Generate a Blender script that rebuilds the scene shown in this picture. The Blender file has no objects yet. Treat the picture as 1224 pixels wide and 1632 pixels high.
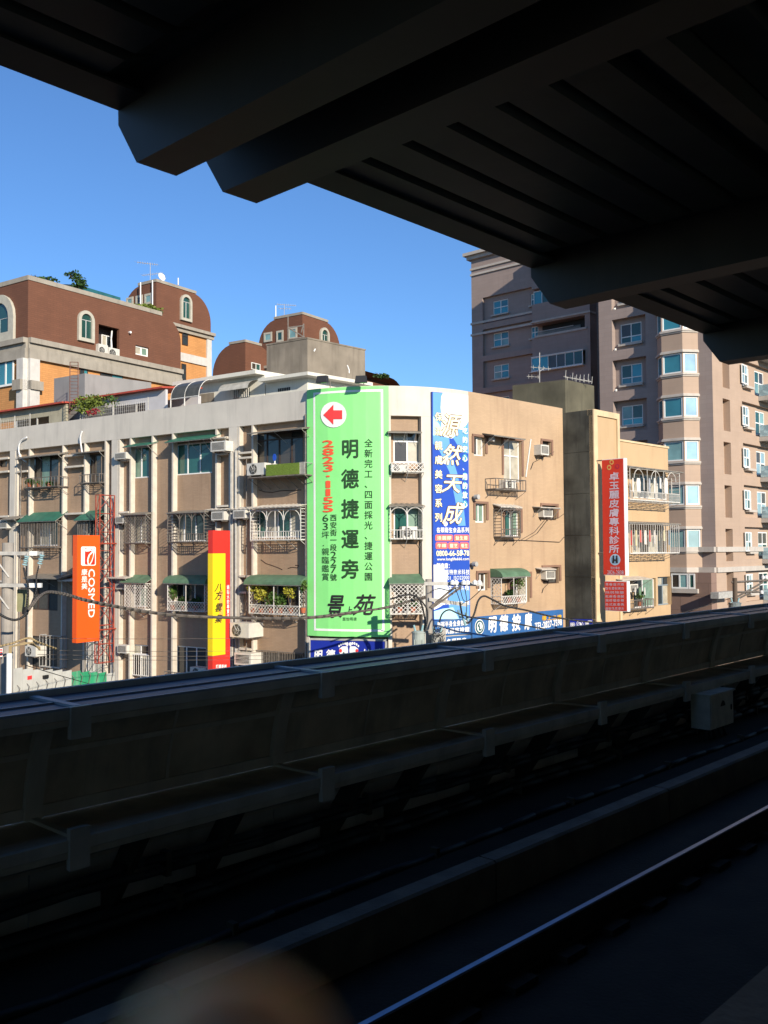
import bpy, math, random
from mathutils import Vector, Matrix
random.seed(7)
sc = bpy.context.scene
col = sc.collection
# ------------------------------------------------------------------ camera
EYE = 10.0                                   # eye height above the street
FPX, CX, CY = 1485.0, 612.0, 816.0
PITCH, ROLL = math.radians(2.35), math.radians(-0.35)
FW = Vector((0, math.cos(PITCH), math.sin(PITCH)))
_U0 = Vector((0, -math.sin(PITCH), math.cos(PITCH)))
RT = Vector((1, 0, 0)) * math.cos(ROLL) + _U0 * math.sin(ROLL)
UP = _U0 * math.cos(ROLL) - Vector((1, 0, 0)) * math.sin(ROLL)
EYEP = Vector((0, 0, EYE))
cd = bpy.data.cameras.new('camera')
cam = bpy.data.objects.new('camera', cd)
col.objects.link(cam)
cd.sensor_fit = 'VERTICAL'; cd.sensor_height = 36; cd.sensor_width = 27
cd.lens = FPX / 1632 * 36
cd.clip_start = 0.01; cd.clip_end = 3000
cd.dof.use_dof = True; cd.dof.focus_distance = 40; cd.dof.aperture_fstop = 8.0
cam.matrix_world = Matrix(((RT.x, UP.x, -FW.x, 0), (RT.y, UP.y, -FW.y, 0), (RT.z, UP.z, -FW.z, EYE), (0, 0, 0, 1)))
sc.camera = cam
# ------------------------------------------------------------------ light
SUN_EL = math.radians(21.5)
SH = Vector((.4915, -.871, 0)).normalized()          # horizontal direction to the sun
SDIR = SH * math.cos(SUN_EL) + Vector((0, 0, math.sin(SUN_EL)))
sl = bpy.data.lights.new('sun', 'SUN'); sl.energy = 4.8; sl.angle = math.radians(.5); sl.color = (1, .89, .74)
so = bpy.data.objects.new('sun', sl); col.objects.link(so)
so.rotation_euler = SDIR.to_track_quat('Z', 'Y').to_euler(); so.location = (20, -40, 60)
w = bpy.data.worlds.new('World'); sc.world = w; w.use_nodes = True
nt = w.node_tree; bg = nt.nodes['Background']
sky = nt.nodes.new('ShaderNodeTexSky'); sky.sky_type = 'NISHITA'; sky.sun_disc = False
sky.sun_elevation = SUN_EL; sky.sun_rotation = math.atan2(SH.x, SH.y)
sky.air_density = 1.0; sky.dust_density = .1; sky.ozone_density = 3.5
tint = nt.nodes.new('ShaderNodeMix'); tint.data_type = 'RGBA'; tint.blend_type = 'MULTIPLY'; tint.inputs[0].default_value = 1; tint.inputs[7].default_value = (.62, .84, 1.08, 1)
nt.links.new(sky.outputs[0], tint.inputs[6]); nt.links.new(tint.outputs[2], bg.inputs[0]); bg.inputs[1].default_value = .108
sc.view_settings.view_transform = 'Standard'; sc.view_settings.look = 'None'
sc.view_settings.exposure = .5; sc.view_settings.gamma = 1; sc.view_settings.use_curve_mapping = False

# ------------------------------------------------------------------ helpers
def ray(x, y):
    return FW + RT * ((x - CX) / FPX) - UP * ((y - CY) / FPX)
def at(x, y, Y):                                    # point of the pixel at forward distance Y
    r = ray(x, y); return EYEP + r * (Y / r.y)
def at_z(x, y, z):
    r = ray(x, y); return EYEP + r * ((z - EYE) / r.z)

MATS = {}
def M(name, c=None, rough=.75, var=.12, scale=1.5, metal=0, streak=0, dirt=None, brick=None, bump=0, emis=None, spec=.35, bscale=30, sss=0):
    if name in MATS: return MATS[name]
    m = bpy.data.materials.new(name); m.use_nodes = True; MATS[name] = m
    t = m.node_tree; N = t.nodes; L = t.links; b = N['Principled BSDF']
    b.inputs['Roughness'].default_value = rough; b.inputs['Metallic'].default_value = metal
    b.inputs['Specular IOR Level'].default_value = spec
    geo = N.new('ShaderNodeNewGeometry')
    base = None
    def rgb(v): return (v[0], v[1], v[2], 1)
    n1 = N.new('ShaderNodeTexNoise'); n1.inputs['Scale'].default_value = scale; n1.inputs['Detail'].default_value = 6
    L.new(geo.outputs['Position'], n1.inputs['Vector'])
    r1 = N.new('ShaderNodeValToRGB'); L.new(n1.outputs[0], r1.inputs[0])
    r1.color_ramp.elements[0].position = .3; r1.color_ramp.elements[1].position = .7
    r1.color_ramp.elements[0].color = rgb([x * (1 - var) for x in c]); r1.color_ramp.elements[1].color = rgb([min(1, x * (1 + var)) for x in c])
    out = r1.outputs[0]
    if brick:                                       # (angle, width, height, mortar size, contrast)
        ang, bw, bh, ms, con = brick
        mp = N.new('ShaderNodeMapping'); mp.inputs['Rotation'].default_value = (0, 0, -ang)
        L.new(geo.outputs['Position'], mp.inputs[0])
        sp = N.new('ShaderNodeSeparateXYZ'); L.new(mp.outputs[0], sp.inputs[0])
        ad = N.new('ShaderNodeMath'); L.new(sp.outputs[0], ad.inputs[0]); L.new(sp.outputs[1], ad.inputs[1])
        cb = N.new('ShaderNodeCombineXYZ'); L.new(ad.outputs[0], cb.inputs[0]); L.new(sp.outputs[2], cb.inputs[1])
        bt = N.new('ShaderNodeTexBrick'); L.new(cb.outputs[0], bt.inputs[0])
        bt.inputs['Scale'].default_value = 1; bt.inputs['Brick Width'].default_value = bw; bt.inputs['Row Height'].default_value = bh
        bt.inputs['Mortar Size'].default_value = ms; bt.inputs['Color1'].default_value = (1, 1, 1, 1)
        bt.inputs['Color2'].default_value = (1 - con * .6,) * 3 + (1,); bt.inputs['Mortar'].default_value = (1 - con,) * 3 + (1,)
        mx = N.new('ShaderNodeMix'); mx.data_type = 'RGBA'; mx.blend_type = 'MULTIPLY'; mx.inputs[0].default_value = 1
        L.new(out, mx.inputs[6]); L.new(bt.outputs[0], mx.inputs[7]); out = mx.outputs[2]
    if streak:                                      # rain streaks and grime patches
        mp = N.new('ShaderNodeMapping'); mp.inputs['Scale'].default_value = (2.2, 2.2, .22); L.new(geo.outputs['Position'], mp.inputs[0])
        n2 = N.new('ShaderNodeTexNoise'); n2.inputs['Scale'].default_value = 1.3; n2.inputs['Detail'].default_value = 8; n2.inputs['Roughness'].default_value = .65
        L.new(mp.outputs[0], n2.inputs['Vector'])
        r2 = N.new('ShaderNodeValToRGB'); L.new(n2.outputs[0], r2.inputs[0])
        r2.color_ramp.elements[0].position = .5; r2.color_ramp.elements[1].position = .75
        r2.color_ramp.elements[0].color = (0, 0, 0, 1); r2.color_ramp.elements[1].color = (streak,) * 3 + (1,)
        mx = N.new('ShaderNodeMix'); mx.data_type = 'RGBA'
        L.new(r2.outputs[0], mx.inputs[0]); L.new(out, mx.inputs[6]); mx.inputs[7].default_value = rgb(dirt or [x * .35 for x in c]); out = mx.outputs[2]
    L.new(out, b.inputs['Base Color'])
    if bump:
        n3 = N.new('ShaderNodeTexNoise'); n3.inputs['Scale'].default_value = bscale; n3.inputs['Detail'].default_value = 4
        L.new(geo.outputs['Position'], n3.inputs['Vector'])
        bp = N.new('ShaderNodeBump'); bp.inputs['Strength'].default_value = bump; bp.inputs['Distance'].default_value = .02
        L.new(n3.outputs[0], bp.inputs['Height']); L.new(bp.outputs[0], b.inputs['Normal'])
    if sss:
        b.inputs['Subsurface Weight'].default_value = 1; b.inputs['Subsurface Radius'].default_value = (1, .42, .2); b.inputs['Subsurface Scale'].default_value = sss
    return m

WM = {}                                              # world matrices of the things
def thing(name, label, cat, loc, rz=0, group=None):
    o = bpy.data.objects.new(name, None); col.objects.link(o); o.empty_display_size = .2
    o.location = loc; o.rotation_euler = (0, 0, rz)
    WM[o.name] = Matrix.Translation(Vector(loc)) @ Matrix.Rotation(rz, 4, 'Z')
    o['label'] = label; o['category'] = cat
    if group: o['group'] = group
    return o
class MB:
    def __init__(s): s.v = []; s.f = []
    def poly(s, pts):
        i = len(s.v); s.v += [Vector(p) for p in pts]; s.f.append(list(range(i, i + len(pts)))); return s
    def mesh(s, vs, fs):
        i = len(s.v); s.v += [Vector(p) for p in vs]; s.f += [[k + i for k in f] for f in fs]; return s
    def obox(s, o, u, v, w):                         # corner and three edge vectors
        o, u, v, w = map(Vector, (o, u, v, w))
        if u.cross(v).dot(w) < 0: u, v = v, u
        P = [o, o + u, o + u + v, o + v]; P += [p + w for p in P]
        return s.mesh(P, [(3, 2, 1, 0), (4, 5, 6, 7), (0, 1, 5, 4), (1, 2, 6, 5), (2, 3, 7, 6), (3, 0, 4, 7)])
    def box(s, x0, x1, y0, y1, z0, z1): return s.obox((x0, y0, z0), (x1 - x0, 0, 0), (0, y1 - y0, 0), (0, 0, z1 - z0))
    def bar(s, a, b, r=.02, n=4):                    # round bar a..b
        a, b = Vector(a), Vector(b); d = b - a
        if d.length < 1e-6: return s
        d.normalize(); p = d.orthogonal().normalized(); q = d.cross(p)
        r0, r1 = (r if isinstance(r, tuple) else (r, r))
        A = [p * math.cos(6.28318 * (k + .5) / n) + q * math.sin(6.28318 * (k + .5) / n) for k in range(n)]
        vs = [a + x * r0 for x in A] + [b + x * r1 for x in A]
        return s.mesh(vs, [(k, (k + 1) % n, (k + 1) % n + n, k + n) for k in range(n)] + [list(range(n))[::-1], list(range(n, 2 * n))])
    def tube(s, pts, r=.02, n=5):
        for i in range(len(pts) - 1): s.bar(pts[i], pts[i + 1], r, n)
        return s
    def extr(s, pts, w):                             # planar outline pushed along w
        w = Vector(w); pts = [Vector(p) for p in pts]; n = len(pts)
        return s.mesh(pts + [p + w for p in pts], [list(range(n))[::-1], list(range(n, 2 * n))] + [(k, (k + 1) % n, (k + 1) % n + n, k + n) for k in range(n)])
    def build(s, name, mat, parent=None, local=False, smooth=False, label=None):
        me = bpy.data.meshes.new(name)
        V = s.v
        root = parent
        while root is not None and root.parent is not None: root = root.parent
        if root is not None and not local and root.name in WM:
            inv = WM[root.name].inverted(); V = [inv @ p for p in V]
        me.from_pydata([tuple(p) for p in V], [], s.f); me.materials.append(mat)
        if smooth: me.polygons.foreach_set('use_smooth', [True] * len(me.polygons))
        o = bpy.data.objects.new(name, me); col.objects.link(o)
        if parent is not None: o.parent = parent
        if label: o['label'] = label
        return o
def tag(o, label, cat, group=None):
    o['label'] = label; o['category'] = cat
    if group: o['group'] = group
    return o
def struct(o): o['kind'] = 'structure'; return o
def stuff(o): o['kind'] = 'stuff'; return o
def copy_at(o, parent, loc):
    c = o.copy(); col.objects.link(c); c.parent = parent; c.location = loc; return c

class Surf:                                          # vertical wall along a polyline, seen from its outer side
    def __init__(s, pts, flip=False):
        s.p = [Vector((a[0], a[1])) for a in pts]; s.L = [0]; segn = []
        for i in range(len(s.p) - 1):
            d = s.p[i + 1] - s.p[i]; s.L.append(s.L[-1] + d.length); d.normalize()
            segn.append(Vector((d.y, -d.x)))         # outer side is on the right when walking
        s.n = [segn[0]]
        for i in range(1, len(segn)):
            a, b = segn[i - 1], segn[i]; s.n.append((a + b) / (1 + a.dot(b)))
        s.n.append(segn[-1])
    def P(s, t, z, out=0):
        i = 0
        while i < len(s.L) - 2 and t > s.L[i + 1]: i += 1
        k = (t - s.L[i]) / (s.L[i + 1] - s.L[i])
        q = s.p[i].lerp(s.p[i + 1], k); kn = min(1, max(0, k)); n = s.n[i].lerp(s.n[i + 1], kn)
        return Vector((q.x + n.x * out, q.y + n.y * out, z))
    def fr(s, t):
        a, b = s.P(t - .01, 0), s.P(t + .01, 0); u = (b - a).normalized(); return u, Vector((u.y, -u.x, 0))
    def hit(s, x, y, out=0):
        r = ray(x, y); best = None; m = len(s.p) - 1
        for i in range(m):
            A = s.p[i] + s.n[i] * out; B = s.p[i + 1] + s.n[i + 1] * out; d = B - A
            den = r.x * d.y - r.y * d.x
            if abs(den) < 1e-9: continue
            k = (A.x * r.y - A.y * r.x) / den * -1
            # solve r*t = A + d*k
            k = (r.y * A.x - r.x * A.y) / (r.x * d.y - r.y * d.x)
            t = ((A.x + d.x * k) / r.x) if abs(r.x) > abs(r.y) else ((A.y + d.y * k) / r.y)
            lo = -1e3 if i == 0 else -1e-6; hi = 1e3 if i == m - 1 else 1 + 1e-6
            if t > 0 and lo <= k <= hi:
                if best is None or t < best[0]: best = (t, s.L[i] + k * (s.L[i + 1] - s.L[i]), EYE + r.z * t)
        return best[1], best[2]
    def R(s, x0, y0, x1, y1, out=0):                 # pixel box -> s0,s1,z0,z1
        xm, ym = (x0 + x1) / 2, (y0 + y1) / 2
        return s.hit(x0, ym, out)[0], s.hit(x1, ym, out)[0], s.hit(xm, y1, out)[1], s.hit(xm, y0, out)[1]
    def brk(s, a, b, extra=()):
        return sorted(set([a, b] + [x for x in s.L[1:-1] if a < x < b] + [x for x in extra if a < x < b]))
    def slab(s, mb, a, b, z0, z1, o0, o1):           # solid following the wall
        bs = s.brk(a, b)
        for i in range(len(bs) - 1):
            p, q = bs[i], bs[i + 1]
            V = [s.P(p, z0, o0), s.P(q, z0, o0), s.P(q, z0, o1), s.P(p, z0, o1), s.P(p, z1, o0), s.P(q, z1, o0), s.P(q, z1, o1), s.P(p, z1, o1)]
            F = [(0, 1, 2, 3), (7, 6, 5, 4), (3, 2, 6, 7), (1, 0, 4, 5)]
            if i == 0: F.append((0, 3, 7, 4))
            if i == len(bs) - 2: F.append((2, 1, 5, 6))
            mb.mesh(V, F)
        return mb
    def wall(s, mb, a, b, z0, z1, out, openings=(), depth=.22):
        ss = s.brk(a, b, [o[0] for o in openings] + [o[1] for o in openings])
        zs = sorted(set([z0, z1] + [z for o in openings for z in o[2:4] if z0 < z < z1]))
        for i in range(len(ss) - 1):
            for j in range(len(zs) - 1):
                cs, cz = (ss[i] + ss[i + 1]) / 2, (zs[j] + zs[j + 1]) / 2
                if any(o[0] < cs < o[1] and o[2] < cz < o[3] for o in openings): continue
                mb.poly([s.P(ss[i], zs[j], out), s.P(ss[i + 1], zs[j], out), s.P(ss[i + 1], zs[j + 1], out), s.P(ss[i], zs[j + 1], out)])
        for (p, q, y0, y1) in [o[:4] for o in openings]:
            i0, i1 = out, out - depth
            mb.poly([s.P(p, y0, i0), s.P(p, y1, i0), s.P(p, y1, i1), s.P(p, y0, i1)])
            mb.poly([s.P(q, y1, i0), s.P(q, y0, i0), s.P(q, y0, i1), s.P(q, y1, i1)])
            mb.poly([s.P(p, y0, i0), s.P(p, y0, i1), s.P(q, y0, i1), s.P(q, y0, i0)])
            mb.poly([s.P(p, y1, i1), s.P(p, y1, i0), s.P(q, y1, i0), s.P(q, y1, i1)])
        return mb

VAR = {}                                             # occasional other look behind a tower pane
def window(parent, S, box, out, nx=2, transom=0, fm=None, panes=None, fw=.06, label=None):
    a, b, z0, z1 = box; f = MB(); o1 = out + .06
    S.slab(f, a, b, z0, z0 + fw, out, o1); S.slab(f, a, b, z1 - fw, z1, out, o1)
    xs = [a + (b - a) * k / nx for k in range(nx + 1)]
    for k, x in enumerate(xs):
        e0, e1 = (x, x + fw) if k == 0 else ((x - fw, x) if k == nx else (x - fw / 2, x + fw / 2))
        S.slab(f, e0, e1, z0 + fw, z1 - fw, out, o1)
    zz = [z0 + fw, z1 - fw]
    if transom:
        zt = z0 + (z1 - z0) * transom; S.slab(f, a + fw, b - fw, zt - fw / 2, zt + fw / 2, out + .002, o1 + .004); zz = [z0 + fw, zt, z1 - fw]
    w = f.build('window', fm, parent, label=label)
    for k in range(nx):
        for j in range(len(zz) - 1):
            g = MB(); g.poly([S.P(xs[k] + .01, zz[j], out + .025), S.P(xs[k + 1] - .01, zz[j], out + .025), S.P(xs[k + 1] - .01, zz[j + 1], out + .025), S.P(xs[k] + .01, zz[j + 1], out + .025)])
            g.build('pane', random.choice(panes + VAR.get(panes[0].name, [])) if panes[0].name in VAR else panes[(k + j) % len(panes)], w)
    return w

# lettering -------------------------------------------------------
_G = {}
def glyph(ch, off=0.0):
    k = (ch, off)
    if k not in _G:
        c = bpy.data.curves.new('lettering', 'FONT'); c.body = ch; c.size = 1; c.offset = off; c.resolution_u = 2; c.fill_mode = 'BOTH'
        o = bpy.data.objects.new('lettering', c); col.objects.link(o)
        dg = bpy.context.evaluated_depsgraph_get(); me = bpy.data.meshes.new_from_object(o.evaluated_get(dg))
        _G[k] = ([tuple(v.co) for v in me.vertices], [list(p.vertices) for p in me.polygons])
        bpy.data.objects.remove(o); bpy.data.curves.remove(c); bpy.data.meshes.remove(me)
    return _G[k]
BOLD = ((0, 0), (1, 0), (-1, 0), (0, 1), (0, -1), (.7, .7), (-.7, .7), (.7, -.7), (-.7, -.7))
def put(mb, S, ch, box, out, off=0, fit=False, shear=0):
    vs, fs = glyph(ch, 0)
    if not vs: return
    a, b, z0, z1 = box
    if fit:
        cx_ = (min(v[0] for v in vs) + max(v[0] for v in vs)) / 2
        x0, x1, y0, y1 = (cx_ - .26, cx_ + .26, -.02, .70)
        if ch == '1' and off > .02: x0, x1 = cx_ - .2, cx_ + .2
        if ch == '-': x0, x1, y0, y1 = cx_ - .5, cx_ + .5, -.1, .55
    else: x0, x1, y0, y1 = .02, .98, -.1, .86
    for i, (ox, oy) in enumerate(BOLD[:1] if off <= 0 else (BOLD[:5] if off < .05 else BOLD)):
        pts = []
        for v in vs:
            u = (v[0] + ox * off - x0) / (x1 - x0); h = (v[1] + oy * off - y0) / (y1 - y0)
            pts.append(S.P(a + (b - a) * (u + shear * (h - .5)), z0 + (z1 - z0) * h, out + .0006 * i))
        mb.mesh(pts, fs)
def vtext(parent, S, txt, rect, mat, out, size=None, off=.01, fit=False, shear=0, name='lettering', base=0):
    x0, y0, x1, y1 = rect; mb = MB(); n = len(txt); ch = (y1 - y0) / n
    h = size or ch * .86
    for i, c in enumerate(txt):
        cy = y0 + ch * (i + .5); put(mb, S, c, S.R(x0, cy - h / 2, x1, cy + h / 2, base), out, off, fit or c.isascii(), shear)
    return mb.build(name, mat, parent)
def htext(parent, S, txt, rect, mat, out, off=.01, slope=0, cjk=False, shear=0, name='lettering', base=0):
    """horizontal line: the string fitted to the box (each character of a CJK line in a cell of its own)"""
    x0, y0, x1, y1 = rect; mb = MB()
    if cjk:
        n = len(txt); cw = (x1 - x0) / n
        for i, c in enumerate(txt):
            xx = x0 + cw * i; dy = slope * (xx - x0); put(mb, S, c, S.R(xx + cw * .05, y0 + dy, xx + cw * .95, y1 + dy, base), out, off, False, shear)
    else:
        vs, fs = glyph(txt, 0); a, b, z0, z1 = S.R(*rect, base)
        X0, X1 = min(v[0] for v in vs), max(v[0] for v in vs); Y0, Y1 = min(v[1] for v in vs), max(v[1] for v in vs)
        d = S.hit(x1, (y0 + y1) / 2 + slope * (x1 - x0), base)[1] - S.hit(x1, (y0 + y1) / 2, base)[1]
        for i, (ox, oy) in enumerate(BOLD[:5] if off > 0 else BOLD[:1]):
            mb.mesh([S.P(a + (b - a) * (v[0] + ox * off - X0) / (X1 - X0), z0 + (z1 - z0) * (v[1] + oy * off - Y0) / (Y1 - Y0) + d * ((v[0] - X0) / (X1 - X0) ), out + .0006 * i) for v in vs], fs)
    return mb.build(name, mat, parent)
def shape(parent, S, pts, mat, out, name, base=0, label=None):
    mb = MB(); mb.poly([S.P(*(S.hit(x, y, base) + (out,))) for x, y in pts]); return mb.build(name, mat, parent, label=label)
def ell(cx, cy, rx, ry, n=24, a0=0, a1=360):
    return [(cx + rx * math.cos(math.radians(a0 + (a1 - a0) * k / n)), cy + ry * math.sin(math.radians(a0 + (a1 - a0) * k / n))) for k in range(n if a1 - a0 == 360 else n + 1)]

def leaves(mb, c, rad, n, size=.08, droop=0):
    c = Vector(c)
    for _ in range(n):
        d = Vector((random.gauss(0, 1), random.gauss(0, 1), random.gauss(0, 1))).normalized() * random.random() ** .4
        p = c + Vector((d.x * rad[0], d.y * rad[1], d.z * rad[2]))
        u = Vector((random.uniform(-1, 1), random.uniform(-1, 1), random.uniform(-.6, .6))).normalized() * size * random.uniform(.6, 1.3)
        v = u.orthogonal().normalized() * size * random.uniform(.25, .5); v.rotate(Matrix.Rotation(random.random() * 6, 3, u.normalized()))
        mb.poly([p - u * .5, p + v, p + u * .5 + Vector((0, 0, -droop * size)), p - v])
    return mb

# ------------------------------------------------------------------ materials
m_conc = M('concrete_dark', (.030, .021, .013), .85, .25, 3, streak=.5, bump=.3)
m_plat = M('platform_floor', (.10, .08, .06), .7, .2, 6, bump=.2)
m_can = M('canopy_steel_paint', (.07, .058, .04), .6, .2, 1.5, streak=.3)
m_rib = M('canopy_sheet', (.085, .068, .045), .55, .2, 2, streak=.4)
m_beam = M('canopy_beam_paint', (.085, .064, .042), .5, .15, 1.2, streak=.25)
m_frame = M('barrier_frame', (.52, .46, .37), .6, .2, 3, streak=.5, bump=.1)
m_panel = M('barrier_panel', (.48, .39, .28), .75, .3, 2.2, streak=.7, dirt=(.2, .19, .17), bump=.2)
m_solar = M('ledge_panel_sky_tint', (.035, .035, .055), .45, .2, 4, spec=.5)  # dark blue base holds the sky's reflection
m_edge = M('ledge_trim', (.30, .31, .33), .45, .15, 5)
m_rail = M('rail_steel_sky_tint', (.24, .29, .40), .35, .1, 8, metal=1)  # blue of the reflected sky is put into the steel colour
m_railrust = M('rail_rust', (.05, .035, .025), .9, .3, 9)
m_black = M('black_plastic_and_shade', (.015, .015, .015), .6, .1)
m_cable = M('cable_black', (.03, .03, .03), .6, .1)
m_box = M('grey_box_paint', (.62, .56, .45), .6, .15, 6, streak=.4)
m_skin = M('skin', (.95, .50, .26), .55, .08, 60, sss=.03)

# ------------------------------------------------------------------ ground
g = MB(); g.poly([(-600, -500, 0), (700, -500, 0), (700, 900, 0), (-600, 900, 0)]); struct(g.build('street_ground', M('asphalt', (.05, .05, .052), .9, .25, .6, bump=.2)))

# ------------------------------------------------------------------ station, in track coordinates: a along, D across, z from the eye
TA = math.radians(43.07)
DV = Vector((math.sin(TA), math.cos(TA), 0)); NV = Vector((-math.cos(TA), math.sin(TA), 0))
TRZ = math.atan2(DV.y, DV.x)
def T(a, D, z): return EYEP + DV * a + NV * D + Vector((0, 0, z))
def tth(name, label, cat, a, D, z, group=None): return thing(name, label, cat, T(a, D, z), TRZ, group)
def tst(name, mat, a0, a1, D0, D1, z0, z1):
    o = MB(); o.obox(T(a0, D0, z0), DV * (a1 - a0), NV * (D1 - D0), (0, 0, z1 - z0)); return struct(o.build(name, mat))
tst('platform', m_plat, -25, 40, -3.2, 1.42, -2.0, -1.6)
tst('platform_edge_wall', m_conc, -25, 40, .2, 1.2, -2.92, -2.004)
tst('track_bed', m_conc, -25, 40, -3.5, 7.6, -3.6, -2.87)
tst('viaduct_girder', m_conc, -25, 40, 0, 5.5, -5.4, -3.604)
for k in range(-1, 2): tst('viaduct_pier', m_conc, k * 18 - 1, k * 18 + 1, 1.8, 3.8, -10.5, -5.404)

# canopy: cantilever beams, edge channel, deck and trapezoid roof sheet ribs
DE = 4.9; ZC = 2.645
can = tth('station_canopy', 'dark steel platform canopy with deep tapered beams over the track', 'canopy', 0, 0, ZC)
o = MB(); o.box(-25, 40, -3.6, DE - .05, .1, .14); o.build('roof_deck', m_can, can, True)
o = MB(); o.box(-25, 40, DE - .05, DE, 0, .17); o.box(-25, 40, DE - .28, DE - .05, .0, .02); o.build('edge_channel', m_can, can, True)
o = MB(); o.box(-25, 40, 2.05, 2.20, -.12, .098); o.build('girder', m_rib, can, True)
bd = DE * .959; ba = DE * .13
def beam_mb():
    o = MB(); h = ZC - 2.27
    prof = [(-3.6, .098), (-3.6, -h), (bd, -h), (DE + .0, -.09), (DE + .004, .0), (DE - .052, .002), (DE - .052, .098)]
    o.extr([(0, y, z) for y, z in prof], (.057 * DE * .98, 0, 0)); return o
beam = beam_mb().build('beam', m_beam, can, True)
bas = [2.93]
for k in range(9): bas.append(3.55 + 3.74 * k)
k = -1
while 2.93 + 3.74 * k > -24: bas.append(2.93 + 3.74 * k); k -= 1
beam.location = (bas[0], 0, 0)
for a in bas[1:]: copy_at(beam, can, (a, 0, 0))
bw = .057 * DE
bsort = sorted(bas)
# ribs between neighbouring beams
def rib_mb(L):
    o = MB(); e = .16
    P = lambda x, y, z: (x, y, z)
    w0, w1, h = .35, .28, .075
    V = [P(0, -w0 / 2, .097), P(L, -w0 / 2, .097), P(L, w0 / 2, .097), P(0, w0 / 2, .097), P(e, -w1 / 2, .097 - h), P(L - e, -w1 / 2, .097 - h), P(L - e, w1 / 2, .097 - h), P(e, w1 / 2, .097 - h)]
    return o.mesh(V, [(0, 1, 2, 3), (7, 6, 5, 4), (0, 4, 5, 1), (1, 5, 6, 2), (2, 6, 7, 3), (3, 7, 4, 0)])
ribs = {}
for i in range(len(bsort) - 1):
    a0, a1 = bsort[i] + bw + .1, bsort[i + 1] - .1; L = round(a1 - a0, 3)
    if L < .5 or a1 < -2: continue
    for j in range(13):
        D = DE - .36 - .378 * j
        if 1.95 < D < 2.35: continue
        if D < 2.0 and L < .5: continue
        if L not in ribs:
            ribs[L] = rib_mb(L).build('roof_rib', m_rib, can, True); ribs[L].location = (a0, D, 0)
        else: copy_at(ribs[L], can, (a0, D, 0))
# unseen wall added behind the viewer, blocks low sun and bounces skylight
m_swall = M('sun_block_wall_paint', (.62, .60, .55), .8, .05, 1, streak=.2)
bw_ = tth('sun_block_wall', 'plain pale wall added unseen behind the platform to block sun', 'wall', 0, -3.4, -1.6)
o = MB(); o.box(-25, 40, -.2, .0, 0, 4.29); o.build('wall_panel', m_swall, bw_, True)

# track: rails with clips, plinth (cable trough) with joints
def rail(D, label):
    r = tth('rail', label, 'rail', 0, D, -2.87)
    o = MB(); o.box(-25, 40, -.02, .02, .217, .222); o.build('rail_head', m_rail, r, True)
    o = MB(); o.box(-25, 40, -.033, .033, .185, .2169); o.box(-25, 40, -.009, .009, .064, .185); o.box(-25, 40, -.07, .07, .045, .064); o.build('rail_web', m_railrust, r, True)
    p = MB(); p.box(-.13, .13, -.17, .17, 0, .045); p = p.build('base_plate', m_railrust, r, True); p.location = (-6, 0, 0)
    for k in range(1, 48): copy_at(p, r, (-6 + k * .62, 0, 0))
rail(3.74, 'shiny running rail farther from the platform edge'); rail(2.24, 'running rail nearer to the platform edge')
pl = tth('concrete_plinth', 'long low concrete kerb beside the far rail', 'kerb', 0, 4.6, -2.87)
o = MB(); o.extr([(0, 0, 0), (0, 0, .32), (0, .02, .34), (0, .17, .34), (0, .19, .32), (0, .19, 0)], (3.04, 0, 0)); kb = o.build('plinth_block', M('kerb_concrete', (.14, .11, .08), .7, .25, 4, streak=.5, bump=.3), pl, True); kb.location = (-6, 0, 0)
for k in range(1, 12): copy_at(kb, pl, (-6 + 3.06 * k, 0, 0))
dc = tth('drain_frame', 'rectangular metal frame lying on the track bed', 'frame', 3.1, 2.75, -2.87)
o = MB(); o.box(0, 1.0, 0, .05, 0, .05); o.box(0, 1.0, .5, .55, 0, .05); o.box(0, .05, .05, .5, 0, .05); o.box(.95, 1, .05, .5, 0, .05); o.box(.5, .55, .05, .5, 0, .05); o.build('frame', m_frame, dc, True)

# noise barrier ------------------------------------------------------
D1, D2 = 6.2, 6.95; ZT, ZL = -1.12, -2.05
nb = tth('noise_barrier', 'dark noise barrier with blue topped ledge and curved panels beyond the track', 'barrier', 0, D2, -2.87)
Z0 = -2.87
def lz(z): return z - Z0
def ly(D): return D - D2
pitch = .3925 * D1; p0 = .5525 * D1
def curve(D): pass
CV = [(6.93, ZL + .01), (6.915, ZL + .18), (6.88, ZL + .36), (6.83, ZL + .54), (6.765, ZL + .70), (6.69, ZL + .84)]
def strip(o, x0, x1, i0, i1, th=.03, push=0):
    for i in range(i0, i1):
        (d0, z0), (d1, z1) = CV[i], CV[i + 1]
        o.extr([(x0, ly(d0) - push, lz(z0)), (x0, ly(d1) - push, lz(z1)), (x0, ly(d1) + th, lz(z1)), (x0, ly(d0) + th, lz(z0))], (x1 - x0, 0, 0))
def bp(name, mat, mk):
    o = MB(); mk(o); return o.build(name, mat, nb, True)
L_ = pitch
parts = []
parts.append(bp('post', m_frame, lambda o: (strip(o, -.07, .07, 0, 5, .03, .05))))
parts.append(bp('lower_panel', m_panel, lambda o: (strip(o, .071, L_ - .071, 0, 3, .015))))
parts.append(bp('upper_panel', m_panel, lambda o: (strip(o, .071, L_ - .071, 3, 5, .015))))
def rails_(o):
    for (i, a, b) in ((0, .0, .55), (2, .75, 1.0), (4, .7, 1.0)):
        (d0, z0), (d1, z1) = CV[i], CV[i + 1]
        f = lambda k: (d0 + (d1 - d0) * k, z0 + (z1 - z0) * k)
        A, B = f(a), f(b)
        o.extr([(.071, ly(A[0]) - .025, lz(A[1])), (.071, ly(B[0]) - .025, lz(B[1])), (.071, ly(B[0]) - .001, lz(B[1])), (.071, ly(A[0]) - .001, lz(A[1]))], (L_ - .142, 0, 0))
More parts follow.
